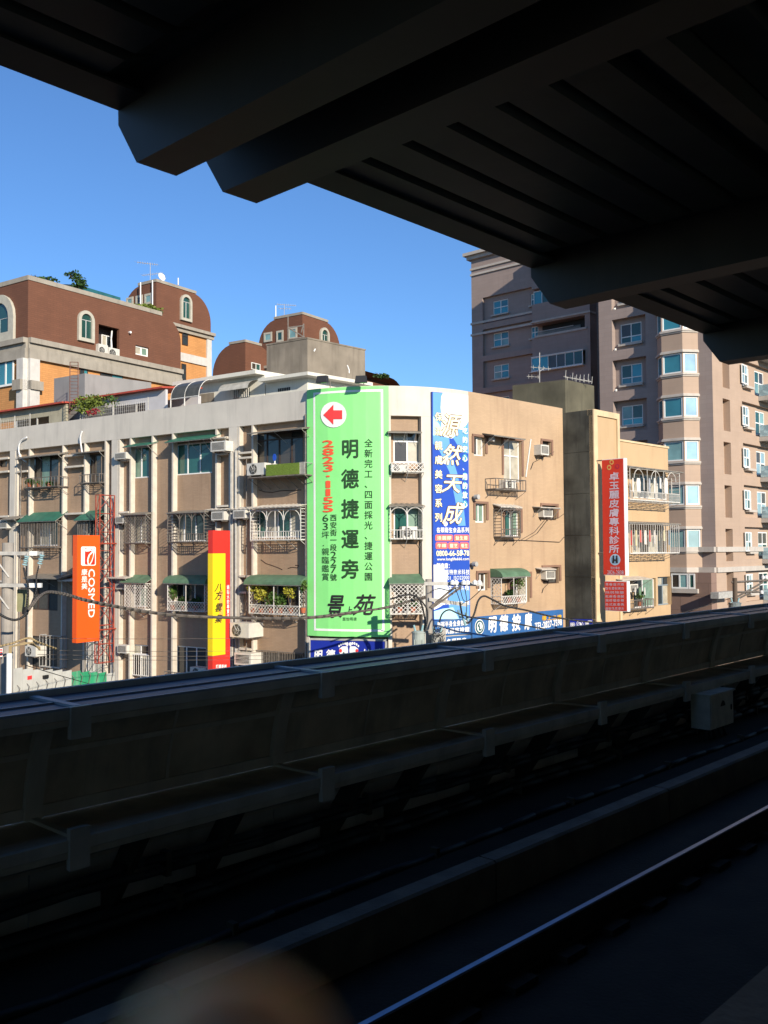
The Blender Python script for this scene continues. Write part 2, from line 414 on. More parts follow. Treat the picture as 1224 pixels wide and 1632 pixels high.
parts.append(bp('panel_rail', m_frame, rails_))
parts.append(bp('mullion', m_frame, lambda o: strip(o, L_ / 2 - .012, L_ / 2 + .012, 0, 5, -.001, .012)))
# lower ledge
parts.append(bp('ledge_board', m_panel, lambda o: o.box(0.03, L_ - .03, ly(D1) + .05, ly(D2) - .02, lz(ZL) - .04, lz(ZL))))
parts.append(bp('ledge_fascia', m_frame, lambda o: (o.box(.08, L_ - .08, ly(D1), ly(D1) + .05, lz(ZL) - .07, lz(ZL) + .012), o.box(.08, L_ - .08, ly(D1) + .01, ly(D1) + .05, lz(ZL) - .12, lz(ZL) - .075))))
parts.append(bp('ledge_arm', m_frame, lambda o: o.box(-.03, .03, ly(D1) + .03, ly(D2) - .0, lz(ZL) - .05, lz(ZL) + .025)))
parts.append(bp('bracket_plate', m_frame, lambda o: (o.box(-.078, .078, ly(D1) - .02, ly(D1) + .03, lz(ZL) - .2, lz(ZL) + .09))))
# top ledge: panels in two rows with pale seams
SL = lambda D: lz(ZT) + (D - D1) * 0.0
parts.append(bp('top_fascia', m_frame, lambda o: (o.box(.08, L_ - .08, ly(D1), ly(D1) + .05, lz(ZT) - .07, lz(ZT) - .002), o.box(.08, L_ - .08, ly(D1) + .012, ly(D1) + .05, lz(ZT) - .12, lz(ZT) - .075))))
parts.append(bp('top_trim', m_edge, lambda o: (o.box(.08, L_ - .08, ly(D1) + .002, ly(D1) + .022, lz(ZT) - .002, lz(ZT) + .016), o.box(.03, L_ - .03, ly(6.52), ly(6.54), lz(ZT) - .002, lz(ZT) + .014))))
parts.append(bp('back_lip', m_frame, lambda o: o.box(0, L_, ly(D2) - .04, ly(D2) + .02, lz(ZT) - .05, lz(ZT) + .05)))
parts.append(bp('top_arm', m_edge, lambda o: o.box(-.03, .03, ly(D1) + .03, ly(D2) + .0, lz(ZT) - .04, lz(ZT) + .02)))
parts.append(bp('bracket_plate', m_frame, lambda o: o.box(-.078, .078, ly(D1) - .02, ly(D1) + .03, lz(ZT) - .21, lz(ZT) + .018)))
for (x, y0, y1) in ((.03, D1 + .05, 6.518), (L_ / 2 + .004, D1 + .05, 6.518), (.03, 6.542, D2 - .042), (L_ / 2 + .004, 6.542, D2 - .042)):
    parts.append(bp('top_board', m_solar, lambda o: o.box(x, x + L_ / 2 - .034, ly(y0), ly(y1), lz(ZT) - .04, lz(ZT))))
# wall under the ledge
parts.append(bp('wall_panel', M('barrier_wall', (.55, .53, .48), .8, .15, 2, streak=.6, dirt=(.3, .29, .26)), lambda o: o.box(.006, L_ - .006, 0.0, .1, 0, lz(ZL) - .045)))
parts.append(bp('wall_rail', m_frame, lambda o: o.box(.0, L_ - .002, -.03, -.001, lz(-2.46), lz(-2.43))))
def fin(x):
    def f(o): o.extr([(x, ly(6.30), lz(ZL) - .125), (x, ly(6.55), lz(ZL) - .125), (x, 0, lz(-2.75)), (x, 0, 0), (x, ly(6.8), 0)], (.06, 0, 0))
    return f
parts.append(bp('strut', m_can, fin(.61))); parts.append(bp('strut', m_can, fin(1.54)))
base = p0 - 3 * pitch
for p in parts: p.location = (base, 0, 0)
for k in range(1, 16):
    for p in parts: copy_at(p, nb, (base + pitch * k, 0, 0))
# conduits along the wall foot
for i, (D, z, r) in enumerate(((6.58, -2.50, .035), (6.58, -2.58, .035), (6.52, -2.78, .045), (6.42, -2.80, .04), (5.7, -2.84, .03))):
    L = ['upper conduit of the pair clipped to the barrier struts', 'lower conduit of the pair clipped to the barrier struts', 'conduit low on the barrier wall foot', 'second low conduit in front of the barrier wall foot', 'cable lying on the track bed nearest the barrier', 'cable lying on the track bed in the middle of three', 'cable lying on the track bed nearest the kerb'][i]
    pts = [Vector((a, 0, .015 * math.sin(a * 1.9 + i) + .008 * math.sin(a * 5.1 + 2 * i))) for a in [x * .6 - 6 for x in range(60)]]
    c = tth('conduit', L, 'conduit', 0, D, z, 'conduits along the barrier')
    MB().tube(pts, r, 8).build('pipe', m_cable, c, True, smooth=True)
    o = MB(); o.box(0, .05, -r - .012, r + .012, -r - .02, r + .03); o = o.build('clip', m_can, c, True); o.location = (-2.7, 0, 0)
    for k in range(1, 10): copy_at(o, c, (-2.7 + k * pitch * .97, 0, 0))
# equipment box
A = 2.316 * 6.38
eb = tth('equipment_box', 'grey steel equipment box on the barrier with dark label', 'electrical box', 13.9, 6.0, -2.84)
o = MB(); o.box(-.42, .42, 0, .30, .14, .64); o.build('case', m_box, eb, True)
o = MB(); o.box(-.45, .45, -.03, .31, .642, .665); o.build('lid', m_box, eb, True)
o = MB(); o.box(-.39, .39, -.012, -.002, .17, .61); o.build('door', m_box, eb, True)
o = MB(); o.extr([(-.08, -.016, .45), (.1, -.016, .45), (.06, -.016, .52), (.0, -.016, .535), (-.05, -.016, .50)], (0, .003, 0)); o.build('warning_label', m_railrust, eb, True)
o = MB(); o.bar((.30, -.02, .36), (.30, -.02, .44), .012, 6); o.build('handle', m_black, eb, True)
for i, x in enumerate((-.3, -.2, -.08, .1, .25)):
    o = MB(); o.tube([(x, .12, .14), (x, .12 - .02 * i, -.05), (x + .05, .06, -.18), (x + .12 * (i - 2), -.15, -.28)], .024, 6); o.build('feed_cable', m_cable, eb, True, smooth=True)

# ------------------------------------------------------------------ fingertip in front of the lens
HP = EYEP + ray(378, 1492) * .058
hand = thing('person_hand', 'blurred bare fingertip rising into the bottom edge of the view', 'hand', HP)
def skin_mesh(name, chains, mat, parent, lv=2):
    me = bpy.data.meshes.new(name); V = []; E = []; Rr = []
    for ch in chains:
        st = ch[0]; prev = None
        for it in ch[1:] if isinstance(st, int) else ch:
            V.append(it[:3]); Rr.append(it[3]); i = len(V) - 1
            if prev is None and isinstance(st, int): E.append((st, i))
            elif prev is not None: E.append((prev, i))
            prev = i
    me.from_pydata(V, E, []); o = bpy.data.objects.new(name, me); col.objects.link(o)
    o.modifiers.new('skin', 'SKIN'); o.modifiers.new('sub', 'SUBSURF').levels = lv
    if not me.skin_vertices: me.attributes  # created by the modifier below
    bpy.context.view_layer.update()
    if not me.skin_vertices:
        bpy.context.view_layer.objects.active = o; bpy.ops.mesh.customdata_skin_add()
    for i, r in enumerate(Rr): me.skin_vertices[0].data[i].radius = (r, r)
    me.skin_vertices[0].data[0].use_root = True
    dg = bpy.context.evaluated_depsgraph_get(); m2 = bpy.data.meshes.new_from_object(o.evaluated_get(dg))
    m2.polygons.foreach_set('use_smooth', [True] * len(m2.polygons)); m2.materials.clear(); m2.materials.append(mat)
    bpy.data.objects.remove(o); o = bpy.data.objects.new(name, m2); col.objects.link(o); o.parent = parent; return o
PW = (.012, .0, -.115)                               # palm centre, fingers run up from it
body = [[(.01, 0, -.17, .026), (.012, 0, -.115, .034), (.010, -.001, -.085, .030)],
        [2, (.001, 0, -.062, .0105), (-.001, 0, -.032, .0088), (-.001, 0, -.012, .0080), (0, .0, -.002, .0070)],
        [2, (.022, 0, -.064, .0105), (.024, -.012, -.040, .0090), (.024, -.030, -.034, .0080), (.023, -.040, -.046, .0070)],
        [2, (.040, 0, -.070, .0100), (.043, -.012, -.050, .0085), (.043, -.028, -.046, .0078), (.042, -.036, -.058, .0068)],
        [2, (.054, 0, -.082, .0090), (.058, -.010, -.066, .0075), (.058, -.022, -.064, .0068), (.057, -.029, -.074, .0060)],
        [1, (-.018, -.006, -.105, .013), (-.030, -.018, -.082, .0105), (-.028, -.030, -.062, .0090)]]
skin_mesh('hand_body', body, m_skin, hand)
o = MB(); o.extr([(-.005, -.0079, -.012), (.005, -.0079, -.012), (.0045, -.0072, -.003), (0, -.0066, -.0005), (-.0045, -.0072, -.003)], (0, -.0006, 0)); o.build('finger_nail', M('nail', (.6, .4, .33), .3), hand, True)

# ------------------------------------------------------------------ town materials
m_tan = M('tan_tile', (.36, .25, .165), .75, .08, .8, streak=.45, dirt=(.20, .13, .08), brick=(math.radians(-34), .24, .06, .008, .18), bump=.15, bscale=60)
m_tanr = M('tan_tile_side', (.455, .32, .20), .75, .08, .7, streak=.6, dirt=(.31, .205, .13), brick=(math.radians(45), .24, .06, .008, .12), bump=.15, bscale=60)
m_par = M('pale_mosaic', (.56, .52, .45), .7, .06, 1.2, streak=.3, dirt=(.22, .21, .19), bump=.15, bscale=60)
m_cream = M('cream_paint', (.56, .51, .43), .7, .1, 4, streak=.25, dirt=(.3, .26, .2))
m_grey = M('pale_grey_tile', (.50, .48, .45), .75, .1, 3, streak=.3)
m_white = M('white_aluminium', (.72, .72, .70), .5, .04, 4)
m_darkf = M('dark_bronze_and_shade', (.05, .035, .03), .5, .1, 4)
m_iron = M('weathered_iron', (.16, .14, .12), .7, .3, 8)
m_ironw = M('white_painted_iron', (.62, .60, .55), .6, .12, 8)
m_glass = M('window_glass_dark', (.03, .04, .045), .08, .2, .7, spec=.8)
m_glg = M('window_glass_green', (.02, .09, .075), .08, .3, .9, spec=.8)
m_glb = M('window_glass_brown', (.055, .045, .035), .12, .3, .9, spec=.7)
m_curt = M('curtain_behind_glass', (.40, .37, .29), .25, .2, 3, spec=.6)
m_curtg = M('green_curtain_behind_glass', (.16, .25, .19), .25, .2, 3, spec=.6)
m_green = M('green_awning', (.03, .14, .09), .6, .2, 3, streak=.25, dirt=(.10, .14, .11))
m_green2 = M('faded_green_awning', (.09, .17, .10), .65, .2, 3, streak=.3, dirt=(.16, .2, .14))
m_gaw = M('grey_awning_sheet', (.22, .19, .15), .8, .2, 4, streak=.4)
m_caw = M('pale_corrugated_sheet', (.55, .50, .42), .7, .2, 4, streak=.4)
m_ac = M('air_conditioner_case', (.58, .56, .50), .55, .08, 5, streak=.25)
m_grille = M('grille_and_shade', (.06, .06, .055), .7, .2, 9)
m_turf = M('artificial_turf', (.14, .21, .03), .95, .35, 25, bump=.6, bscale=90)
m_rust = M('red_lead_steel', (.33, .055, .03), .7, .3, 5, streak=.3, dirt=(.12, .05, .03))
m_leaf = M('leaf_green', (.06, .12, .02), .6, .5, 6)
m_leafy = M('leaf_yellow', (.38, .36, .04), .6, .4, 6)
m_leafd = M('leaf_dark', (.03, .07, .015), .6, .5, 6)
m_pot = M('terracotta', (.38, .11, .05), .8, .2, 8)
m_stem = M('stem_wood', (.12, .08, .05), .9, .2, 9)
m_galv = M('galvanised_steel', (.38, .37, .34), .5, .2, 6)
m_pole = M('pole_concrete', (.30, .275, .24), .85, .15, 3, streak=.4)

# ------------------------------------------------------------------ corner building
P0 = at(489, 876, 39.7); nL = Vector((-.559, -.829, 0)).normalized(); tL = Vector((.829, -.559, 0)).normalized()
RR = 5.6; cen = P0 - nL * RR; aL = math.atan2(nL.y, nL.x); SPAN = math.radians(79)
pts = [P0 - tL * 26] + [P0]
NA = 14
for k in range(1, NA + 1):
    a = aL + SPAN * k / NA; pts.append(Vector((cen.x + RR * math.cos(a), cen.y + RR * math.sin(a), 0)))
nR = Vector((math.cos(aL + SPAN), math.sin(aL + SPAN), 0)); tR = Vector((-nR.y, nR.x, 0))
Q0 = pts[-1]
tmp = Surf([Q0, Q0 + tR * 20]); sE = tmp.hit(898.5, 800)[0]
Q1 = Q0 + tR * sE
pts.append(Q1)
W = Surf(pts)
SA = W.L[1]; SB = W.L[NA + 1]; SE_ = W.L[-1]
ZR = W.hit(489, 621.5)[1]                               # parapet top
cb = thing('corner_building', 'old tan tiled corner apartment block with pale parapet, thin fins and a curved corner', 'building', (P0.x, P0.y, 0))
RL = -.28                                               # recess of the tan infill
S0 = .0
# windows of the street front: (x0,y0,x1,y1, panes, transom, frame, glass list, label)
LW = [
 (-20, 728, -2, 775, 2, 0, m_darkf, [m_glb]), (2, 733, 14, 745, 1, 0, m_darkf, [m_glb]),
 (53, 724, 96, 778, 3, 0, m_darkf, [m_glb, m_curtg, m_glb]), (138, 724, 164, 772, 2, 0, m_darkf, [m_glb, m_glb]),
 (214, 712, 240, 762, 2, 0, m_white, [m_curtg, m_glg]), (281, 706, 341, 756, 3, 0, m_white, [m_glg]),
 (408, 688, 485.5, 742, 4, .78, m_darkf, [m_glb, m_glass, m_glb]),
 (-22, 822, -2, 868, 2, 0, m_darkf, [m_glass]), (52, 828, 96, 870, 3, 0, m_white, [m_glass, m_curt]), (138, 826, 164, 868, 2, 0, m_darkf, [m_glass]),
 (213, 822, 240, 865, 2, 0, m_white, [m_curt]), (277, 818, 332, 863, 3, 0, m_white, [m_curt, m_glass, m_glass]),
 (407, 813, 484, 857, 4, 0, m_white, [m_glg, m_curt]),
 (46, 921, 95, 972, 3, 0, m_darkf, [m_grille]), (138, 922, 164, 965, 2, 0, m_darkf, [m_glass]),  # first window: near-black panes paint the shade of an open balcony
 (212, 926, 238, 967, 2, .75, m_white, [m_glb, m_curtg]), (277, 930, 330, 972, 3, 0, m_white, [m_glass]),
 (405, 930, 484, 977, 4, 0, m_white, [m_glass, m_glb]),
 (50, 1014, 94, 1064, 2, 0, m_darkf, [m_grille]), (140, 1022, 163, 1072, 2, 0, m_white, [m_curtg]),  # first window: dark panes stand in for a shaded opening
 (213, 1027, 239, 1078, 2, .7, m_white, [m_glb, m_curt]), (283, 1030, 331, 1085, 3, 0, m_white, [m_glass]),
 (408, 1040, 484, 1072, 4, 0, m_darkf, [m_glb]),
]
SX = [(27, 42, 735, 748), (189, 203, 722, 731)]
opL = []; recs = []
for wdef in LW:
    b = W.R(*wdef[:4], RL - .12); opL.append(b); recs.append((b, wdef))
opC = []
CWIN = [(626.5, 688, 669, 738, 2, .68, m_white, [m_glb, m_curt]), (627, 808, 670, 860, 2, 0, m_white, [m_glg, m_curtg]), (628, 928, 671, 976, 2, 0, m_white, [m_glb])]
for wdef in CWIN:
    b = W.R(*wdef[:4], RL - .12); opC.append(b); recs.append((b, wdef))
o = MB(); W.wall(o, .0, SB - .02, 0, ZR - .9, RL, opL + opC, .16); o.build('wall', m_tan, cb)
for b, wdef in recs: window(cb, W, b, RL - .12, *wdef[4:])
# right hand front, flush
RW = [(749.5, 697, 767, 727, 2, 0, m_white, [m_glb, m_curt]), (797, 702, 825, 768, 2, .62, m_white, [m_curt]),
      (752, 803, 768.5, 833, 2, 0, m_white, [m_curtg]), (799, 814, 823, 855, 2, 0, m_white, [m_glg, m_curtg]),
      (756, 913, 771, 941, 2, 0, m_white, [m_glb]), (806, 915, 838, 960, 2, 0, m_white, [m_glb, m_curt]),
      (858.5, 704, 872, 729, 1, 0, m_darkf, [m_grille]), (858, 806, 881, 829, 1, 0, m_darkf, [m_grille]), (860, 904, 885, 930, 1, 0, m_darkf, [m_grille])]
opR = []; rec2 = []
for wdef in RW:
    b = W.R(*wdef[:4], -.2); opR.append(b); rec2.append((b, wdef))
sR = W.hit(748, 800)[0]; sW0 = W.hit(671.5, 700, 0)[0]
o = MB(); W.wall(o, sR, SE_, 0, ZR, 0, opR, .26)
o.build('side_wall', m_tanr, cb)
for b, wdef in rec2: window(cb, W, b, -.2, *wdef[4:])
# parapet, column strips, fins
ZP = W.hit(489, 668, 0)[1]
o = MB(); W.slab(o, 0, sR - .003, ZP, ZR, RL - .1, 0); o.build('parapet', m_par, cb)
o = MB(); W.slab(o, sW0, sR - .003, 0, ZP - .003, RL - .1, -.002); o.build('corner_column', m_par, cb)
colm = [(-20, -11), (14.5, 23), (177, 187), (364.5, 378), (485.5, 492)]
for a, b in colm:
    s0, s1 = W.hit(a, 850)[0], W.hit(b, 850)[0]
    o = MB(); W.slab(o, s0, s1, 0, ZP - .003, RL - .05, -.004); o.build('column', m_par, cb)
s0, s1 = W.hit(618, 850)[0], W.hit(624, 850)[0]; o = MB(); W.slab(o, s0, s1, 0, ZP - .003, RL - .05, -.004); o.build('column', m_par, cb)
for x in (-52, -30, 24.5, 44.5, 98, 133, 166, 188, 206, 241, 273.5, 343, 379, 401):
    s = W.hit(x, 850, -.0)[0]
    o = MB(); W.slab(o, s - .01, s + .09, 0, ZP - .003, RL - .02, -.006); o.build('fin', m_cream, cb)
# small slabs between fins
for (x0, x1, ys) in ((-20, 14, (730, 751, 822, 925)), (25, 44, (728, 750, 824)), (103, 133, (724, 742, 817)), (189, 205, (732, 815, 925)), (345, 364, (697, 722, 805)), (380, 401, (720, 728, 808, 917, 943, 1033))):
    for y in ys:
        s0, s1, z0, z1 = W.R(x0, y, x1, y + 3, 0)
        o = MB(); W.slab(o, s0 + .05, s1 - .02, z0, z1, RL, .03); o.build('ledge', m_cream, cb)
# right-hand window trims: dark reveals over the openings
for b, wdef in rec2:
    o = MB(); W.slab(o, b[0] - .12, b[1] + .14, b[3] + .0, b[3] + .1, .0, .06)
    W.slab(o, b[1] + .02, b[1] + .16, b[3] - (b[3] - b[2]) * .85, b[3] - .002, .0, .05)
    W.slab(o, b[0] - .14, b[0] - .02, b[3] - (b[3] - b[2]) * .85, b[3] - .002, .0, .05); o.build('window_trim', M('brown_trim', (.22, .13, .09), .8), cb)
# roof slab and back body
back = [W.P(.01, 0, -.5)] + [W.P(W.L[i], 0, -.5) for i in range(1, NA + 2)] + [W.P(SE_ - .01, 0, -.4)]
bk = [(Q1 + (-nR) * 9), (P0 - tL * 12 - nL * 12), (P0 - tL * 26 - nL * 10)]
ring = [(p.x, p.y, ZR - .9) for p in back] + [(p.x, p.y, ZR - .9) for p in bk]
o = MB(); o.poly(ring); o.poly([(x, y, ZR - 1.1) for x, y, z in ring[::-1]]); o.build('roof', M('roof_concrete', (.25, .24, .22), .85, .2, 1, streak=.3), cb)
o = MB()
rg = [back[-1]] + bk + [back[0]]
for i in range(len(rg) - 1): o.poly([(rg[i].x, rg[i].y, 0), (rg[i + 1].x, rg[i + 1].y, 0), (rg[i + 1].x, rg[i + 1].y, ZR), (rg[i].x, rg[i].y, ZR)])
o.build('rear_wall', m_grey, cb)
# conduits down the wide column and at the banner edge
for x, yt, r, mm in ((368.5, 716, .045, m_galv), (371, 722, .03, m_cream), (376, 718, .05, m_galv), (487.5, 660, .03, m_iron), (373.5, 830, .03, m_iron), (182, 800, .035, m_iron), (393, 730, .02, m_iron), (33, 740, .03, m_iron)):
    s = W.hit(x, 850, .05)[0]; z = W.hit(x, yt, .05)[1]; o = MB(); o.bar(W.P(s, 0, .06), W.P(s, z, .06), r, 6); o.build('down_pipe', mm, cb)
def smooth_line(P, n=5):
    Q = []
    for i in range(len(P) - 1):
        p0, p1, p2, p3 = P[max(i - 1, 0)], P[i], P[i + 1], P[min(i + 2, len(P) - 1)]
        for k in range(n):
            t_ = k / n; Q.append(.5 * ((2 * p1) + (p2 - p0) * t_ + (2 * p0 - 5 * p1 + 4 * p2 - p3) * t_ ** 2 + (3 * p1 - p0 - 3 * p2 + p3) * t_ ** 3))
    return Q + [P[-1]]
for (pl_) in ([(43, 697), (34, 702), (30, 712), (31, 724), (37, 733), (42, 736)], [(131, 687), (128, 697), (129, 709), (131, 722)]):
    o = MB(); o.tube(smooth_line([W.P(*(W.hit(x, y, .12) + (.12,))) for x, y in pl_]), .045, 7); o.build('vent_hose', m_white, cb, smooth=True)

def awning(S, x0, x1, yf, rise, proj, mat, style='flat', label=None, base=RL, parent=cb):
    ym = yf; s0, z = S.hit(x0, ym, base + proj); s1, z2 = S.hit(x1, ym, base + proj); z = (z + z2) / 2
    o = MB(); n = 6 if style == 'curve' else 1; pr = []
    for k in range(n + 1):
        t = k / n
        if style == 'curve': pr.append((base + proj * math.sin(t * 1.5708), z + rise * math.cos(t * 1.5708)))
        else: pr.append((base + proj * t, z + rise * (1 - t)))
    W_ = max(2, int((s1 - s0) / .12)) if style == 'corr' else 1
    for j in range(W_ if style == 'corr' else 1):
        a, b = (s0 + (s1 - s0) * j / W_, s0 + (s1 - s0) * (j + 1) / W_)
        dz = .025 * (j % 2)
        for k in range(n):
            (o0, za), (o1, zb) = pr[k], pr[k + 1]
            V = [S.P(a, za + dz, o0), S.P(b, za + .025 - dz if style == 'corr' else za, o0), S.P(b, zb + .025 - dz if style == 'corr' else zb, o1), S.P(a, zb + dz, o1)]
            V += [v + Vector((0, 0, .025)) for v in V]
            o.mesh(V, [(0, 1, 2, 3), (7, 6, 5, 4), (3, 2, 6, 7), (0, 3, 7, 4), (1, 5, 6, 2)])
    if style == 'curve':
        for s_ in (s0, s1): o.poly([S.P(s_, p[1], p[0]) for p in pr] + [S.P(s_, z, base)])
    aw = o.build('awning', mat, parent, label=label)
    o = MB()
    for s_ in (s0 + .04, s1 - .04, (s0 + s1) / 2):
        o.bar(S.P(s_, z - .02, base + proj - .03), S.P(s_, z - .45, base), .012); o.bar(S.P(s_, z - .02, base + proj - .03), S.P(s_, z + rise - .04, base + .0), .012)
    o.bar(S.P(s0, z - .015, base + proj - .02), S.P(s1, z - .015, base + proj - .02), .016)
    o.build('awning_bracket', m_galv, aw)
    return s0, s1, z
def cage(S, rect, proj, mat, style, base=RL, parent=cb, label=None, rail=None, full=True, step=.13):
    s0, s1, z0, z1 = S.R(*rect, base + proj); f = base + proj; o = MB(); r = .014
    B = lambda a, za, oa, b, zb, ob, rr=r: o.bar(S.P(a, za, oa), S.P(b, zb, ob), rr)
    zr = rail if rail is None else z0 + (z1 - z0) * rail
    for z in (z0, z1, zr if zr else z0 + .02):
        B(s0, z, f, s1, z, f, .02); B(s0, z, base, s0, z, f, .02); B(s1, z, base, s1, z, f, .02)
    for s_ in (s0, s1, (s0 + s1) / 2): B(s_, z0, f, s_, z1, f, .02)
    B(s0, z0, base + .02, s0, z1, base + .02, .02); B(s1, z0, base + .02, s1, z1, base + .02, .02)
    top = z1
    n = max(2, int((s1 - s0) / step)); m = max(2, int(proj / step))
    if style == 'bars':
        for k in range(1, n): B(s0 + (s1 - s0) * k / n, z0, f, s0 + (s1 - s0) * k / n, top, f)
        for k in range(1, m):
            for s_ in (s0, s1): B(s_, z0, base + proj * k / m, s_, top, base + proj * k / m)
    elif style in ('lattice', 'lowlattice'):
        zt = (zr if (style == 'lowlattice' and zr) else top); h = zt - z0
        def diag(P_, wd):
            st = .17; k = -h
            while k < wd:
                for sg in (1, -1):
                    a0, b0 = k, k + h
                    c0, c1 = max(0, a0), min(wd, b0)
                    if c1 <= c0: continue
                    za, zb = z0 + (c0 - a0), z0 + (c1 - a0)
                    if sg < 0: za, zb = z0 + zt - za, z0 + zt - zb
                    o.bar(P_(c0, za), P_(c1, zb), .012, 3)
                k += st
        diag(lambda x, z: S.P(s0 + x, z, f), s1 - s0)
        h = top - z0; zt = top
        diag(lambda x, z: S.P(s0, z, base + x), proj); diag(lambda x, z: S.P(s1, z, base + x), proj)
    elif style == 'arch':
        nb = 2 if (s1 - s0) < 2 else 3
        for k in range(nb):
            a, b = s0 + (s1 - s0) * k / nb, s0 + (s1 - s0) * (k + 1) / nb; rr = min((b - a) / 2, .45); c = (a + b) / 2
            arc = [(c - rr * math.cos(t * math.pi / 8), z1 - rr - .02 + rr * math.sin(t * math.pi / 8)) for t in range(9)]
            for t in range(8): B(arc[t][0], arc[t][1], f, arc[t + 1][0], arc[t + 1][1], f, .018)
            B(a, z0, f, a, z1, f, .016)
        for k in range(1, n): B(s0 + (s1 - s0) * k / n, z0, f, s0 + (s1 - s0) * k / n, z0 + (z1 - z0) * .28, f)
        B(s0, z0 + (z1 - z0) * .28, f, s1, z0 + (z1 - z0) * .28, f, .018)
        for k in range(1, 9):
            for s_ in (s0, s1): B(s_, z0 + (z1 - z0) * k / 9, base, s_, z0 + (z1 - z0) * k / 9, f)
    # floor of flat bars and brackets
    for k in range(5): B(s0, z0 - .01, base + proj * (k + .5) / 5, s1, z0 - .01, base + proj * (k + .5) / 5, .018)
    nk = max(2, int((s1 - s0) / .7))
    for k in range(nk + 1):
        s_ = s0 + (s1 - s0) * k / nk; B(s_, z0 - .02, f, s_, z0 - .38, base, .014)
    o.build('window_cage', mat, parent, label=label); return s0, s1, z0, z1
# awnings and cages: upper row
awning(W, 27, 92, 727, .18, .75, m_gaw, label='flat brown awning')
cage(W, (38, 761, 92, 777), .7, m_iron, 'bars', step=.25)
awning(W, 113, 158, 721, .12, .6, m_gaw); cage(W, (127, 756, 158, 770), .6, m_iron, 'bars', step=.3)
awning(W, 195, 235, 711, .22, .7, m_green, label='flat green awning'); awning(W, 262, 335, 702, .28, .75, m_green, label='wide flat green awning')
awning(W, 393, 481, 687, .18, .95, m_gaw, label='dark flat awning')
# second row
awning(W, 0, 22, 828, .25, .8, m_gaw); awning(W, 26, 88, 831, .5, .8, m_green, label='sloping green awning')
cage(W, (33, 831, 88, 873), .7, m_iron, 'bars'); awning(W, 117, 152, 829, .5, .8, m_green); cage(W, (124, 830, 155, 868), .6, m_iron, 'bars')
awning(W, 194, 232, 820, .12, .7, m_gaw); cage(W, (199, 821, 231, 866), .6, m_iron, 'lattice', label='dark lattice cage')
awning(W, 264, 326, 817, .12, .75, m_gaw); cage(W, (267, 818, 325, 864), .68, m_iron, 'arch', label='dark cage with an arched opening')
awning(W, 398, 478, 809, .14, .8, m_caw, 'corr', label='pale corrugated awning'); cage(W, (399, 812, 479, 861), .65, m_ironw, 'arch', label='pale arched cage')
awning(W, 326, 362, 813, .08, .5, m_caw, 'corr'); awning(W, 364, 397, 812, .08, .5, m_caw, 'corr'); awning(W, 322, 358, 699, .1, .5, m_caw)
# third row
awning(W, 36, 93, 922, .2, .9, m_gaw); awning(W, 91, 114, 926, .1, .7, m_caw)
awning(W, 170, 199, 922, .1, .7, m_caw)
awning(W, 190, 231, 929, .35, .7, m_green2, label='faded green awning over white cage'); cage(W, (199, 930, 231, 972), .6, m_ironw, 'lattice', label='white lattice cage')
awning(W, 259, 326, 930, .35, .75, m_green2, 'curve', label='rounded green awning'); cage(W, (267, 931, 326, 974), .65, m_ironw, 'lowlattice', rail=.33, label='white lattice cage with plants behind')
awning(W, 388, 479, 932, .38, .85, m_green2, 'curve', label='rounded green awning above plants'); cage(W, (397, 933, 477, 979), .75, m_ironw, 'lowlattice', rail=.3, label='white lattice cage full of plants')
# fourth row
cage(W, (63, 1013, 96, 1064), .4, m_galv, 'bars', step=.5); cage(W, (138, 1020, 161, 1072), .25, m_ironw, 'bars', step=.1); cage(W, (211, 1044, 237, 1077), .15, m_ironw, 'bars', step=.14)
cage(W, (262, 1072, 300, 1086), .6, m_iron, 'bars', step=.2); cage(W, (407, 1039, 482, 1073), .1, m_iron, 'bars', step=.09)
# curved corner
awning(W, 618, 673, 689, .12, .6, m_gaw, label='dark flat awning on the curved corner'); cage(W, (624, 738, 676, 752), .55, m_ironw, 'lattice', label='white lattice air conditioner tray')
awning(W, 620, 678, 807, .12, .6, m_gaw, 'corr'); cage(W, (622, 808, 674, 859), .5, m_ironw, 'arch', label='pale arched cage on the curved corner')
awning(W, 620, 679, 930, .36, .8, m_green2, label='faded green awning on the curved corner'); cage(W, (622, 932, 676, 979), .7, m_ironw, 'lattice', label='white lattice cage with flower pots')
# side front
awning(W, 788, 838, 697, .14, .7, m_gaw, base=0); cage(W, (790, 764, 838, 781), .6, m_iron, 'bars', base=0, step=.2, label='iron tray holding air conditioner')
awning(W, 799, 833, 809, .14, .5, m_caw, 'corr', base=0); cage(W, (799, 812, 829, 856), .45, m_iron, 'arch', base=0)
awning(W, 801, 846, 919, .34, .7, m_green2, 'curve', base=0, label='rounded green awning on the side front'); cage(W, (799, 921, 838, 962), .6, m_ironw, 'lowlattice', base=0, rail=.3)
awning(W, 862, 894, 809.5, .05, .5, m_caw, base=0); awning(W, 864, 887, 908, .08, .4, m_caw, base=0)
# cracks in the tan panels
for pl_ in ([(413, 781), (422, 784), (434, 785), (448, 782), (460, 782), (480, 781)], [(416, 892), (424, 898), (430, 900), (436, 902), (444, 905), (450, 908)], [(459, 906), (466, 904), (474, 905), (476, 901), (471, 901)]):
    o = MB(); o.tube([W.P(*(W.hit(x, y, RL) + (RL + .004,))) for x, y in pl_], .02, 4); o.build('wall_crack', M('crack_dark', (.08, .05, .035), .9), cb)

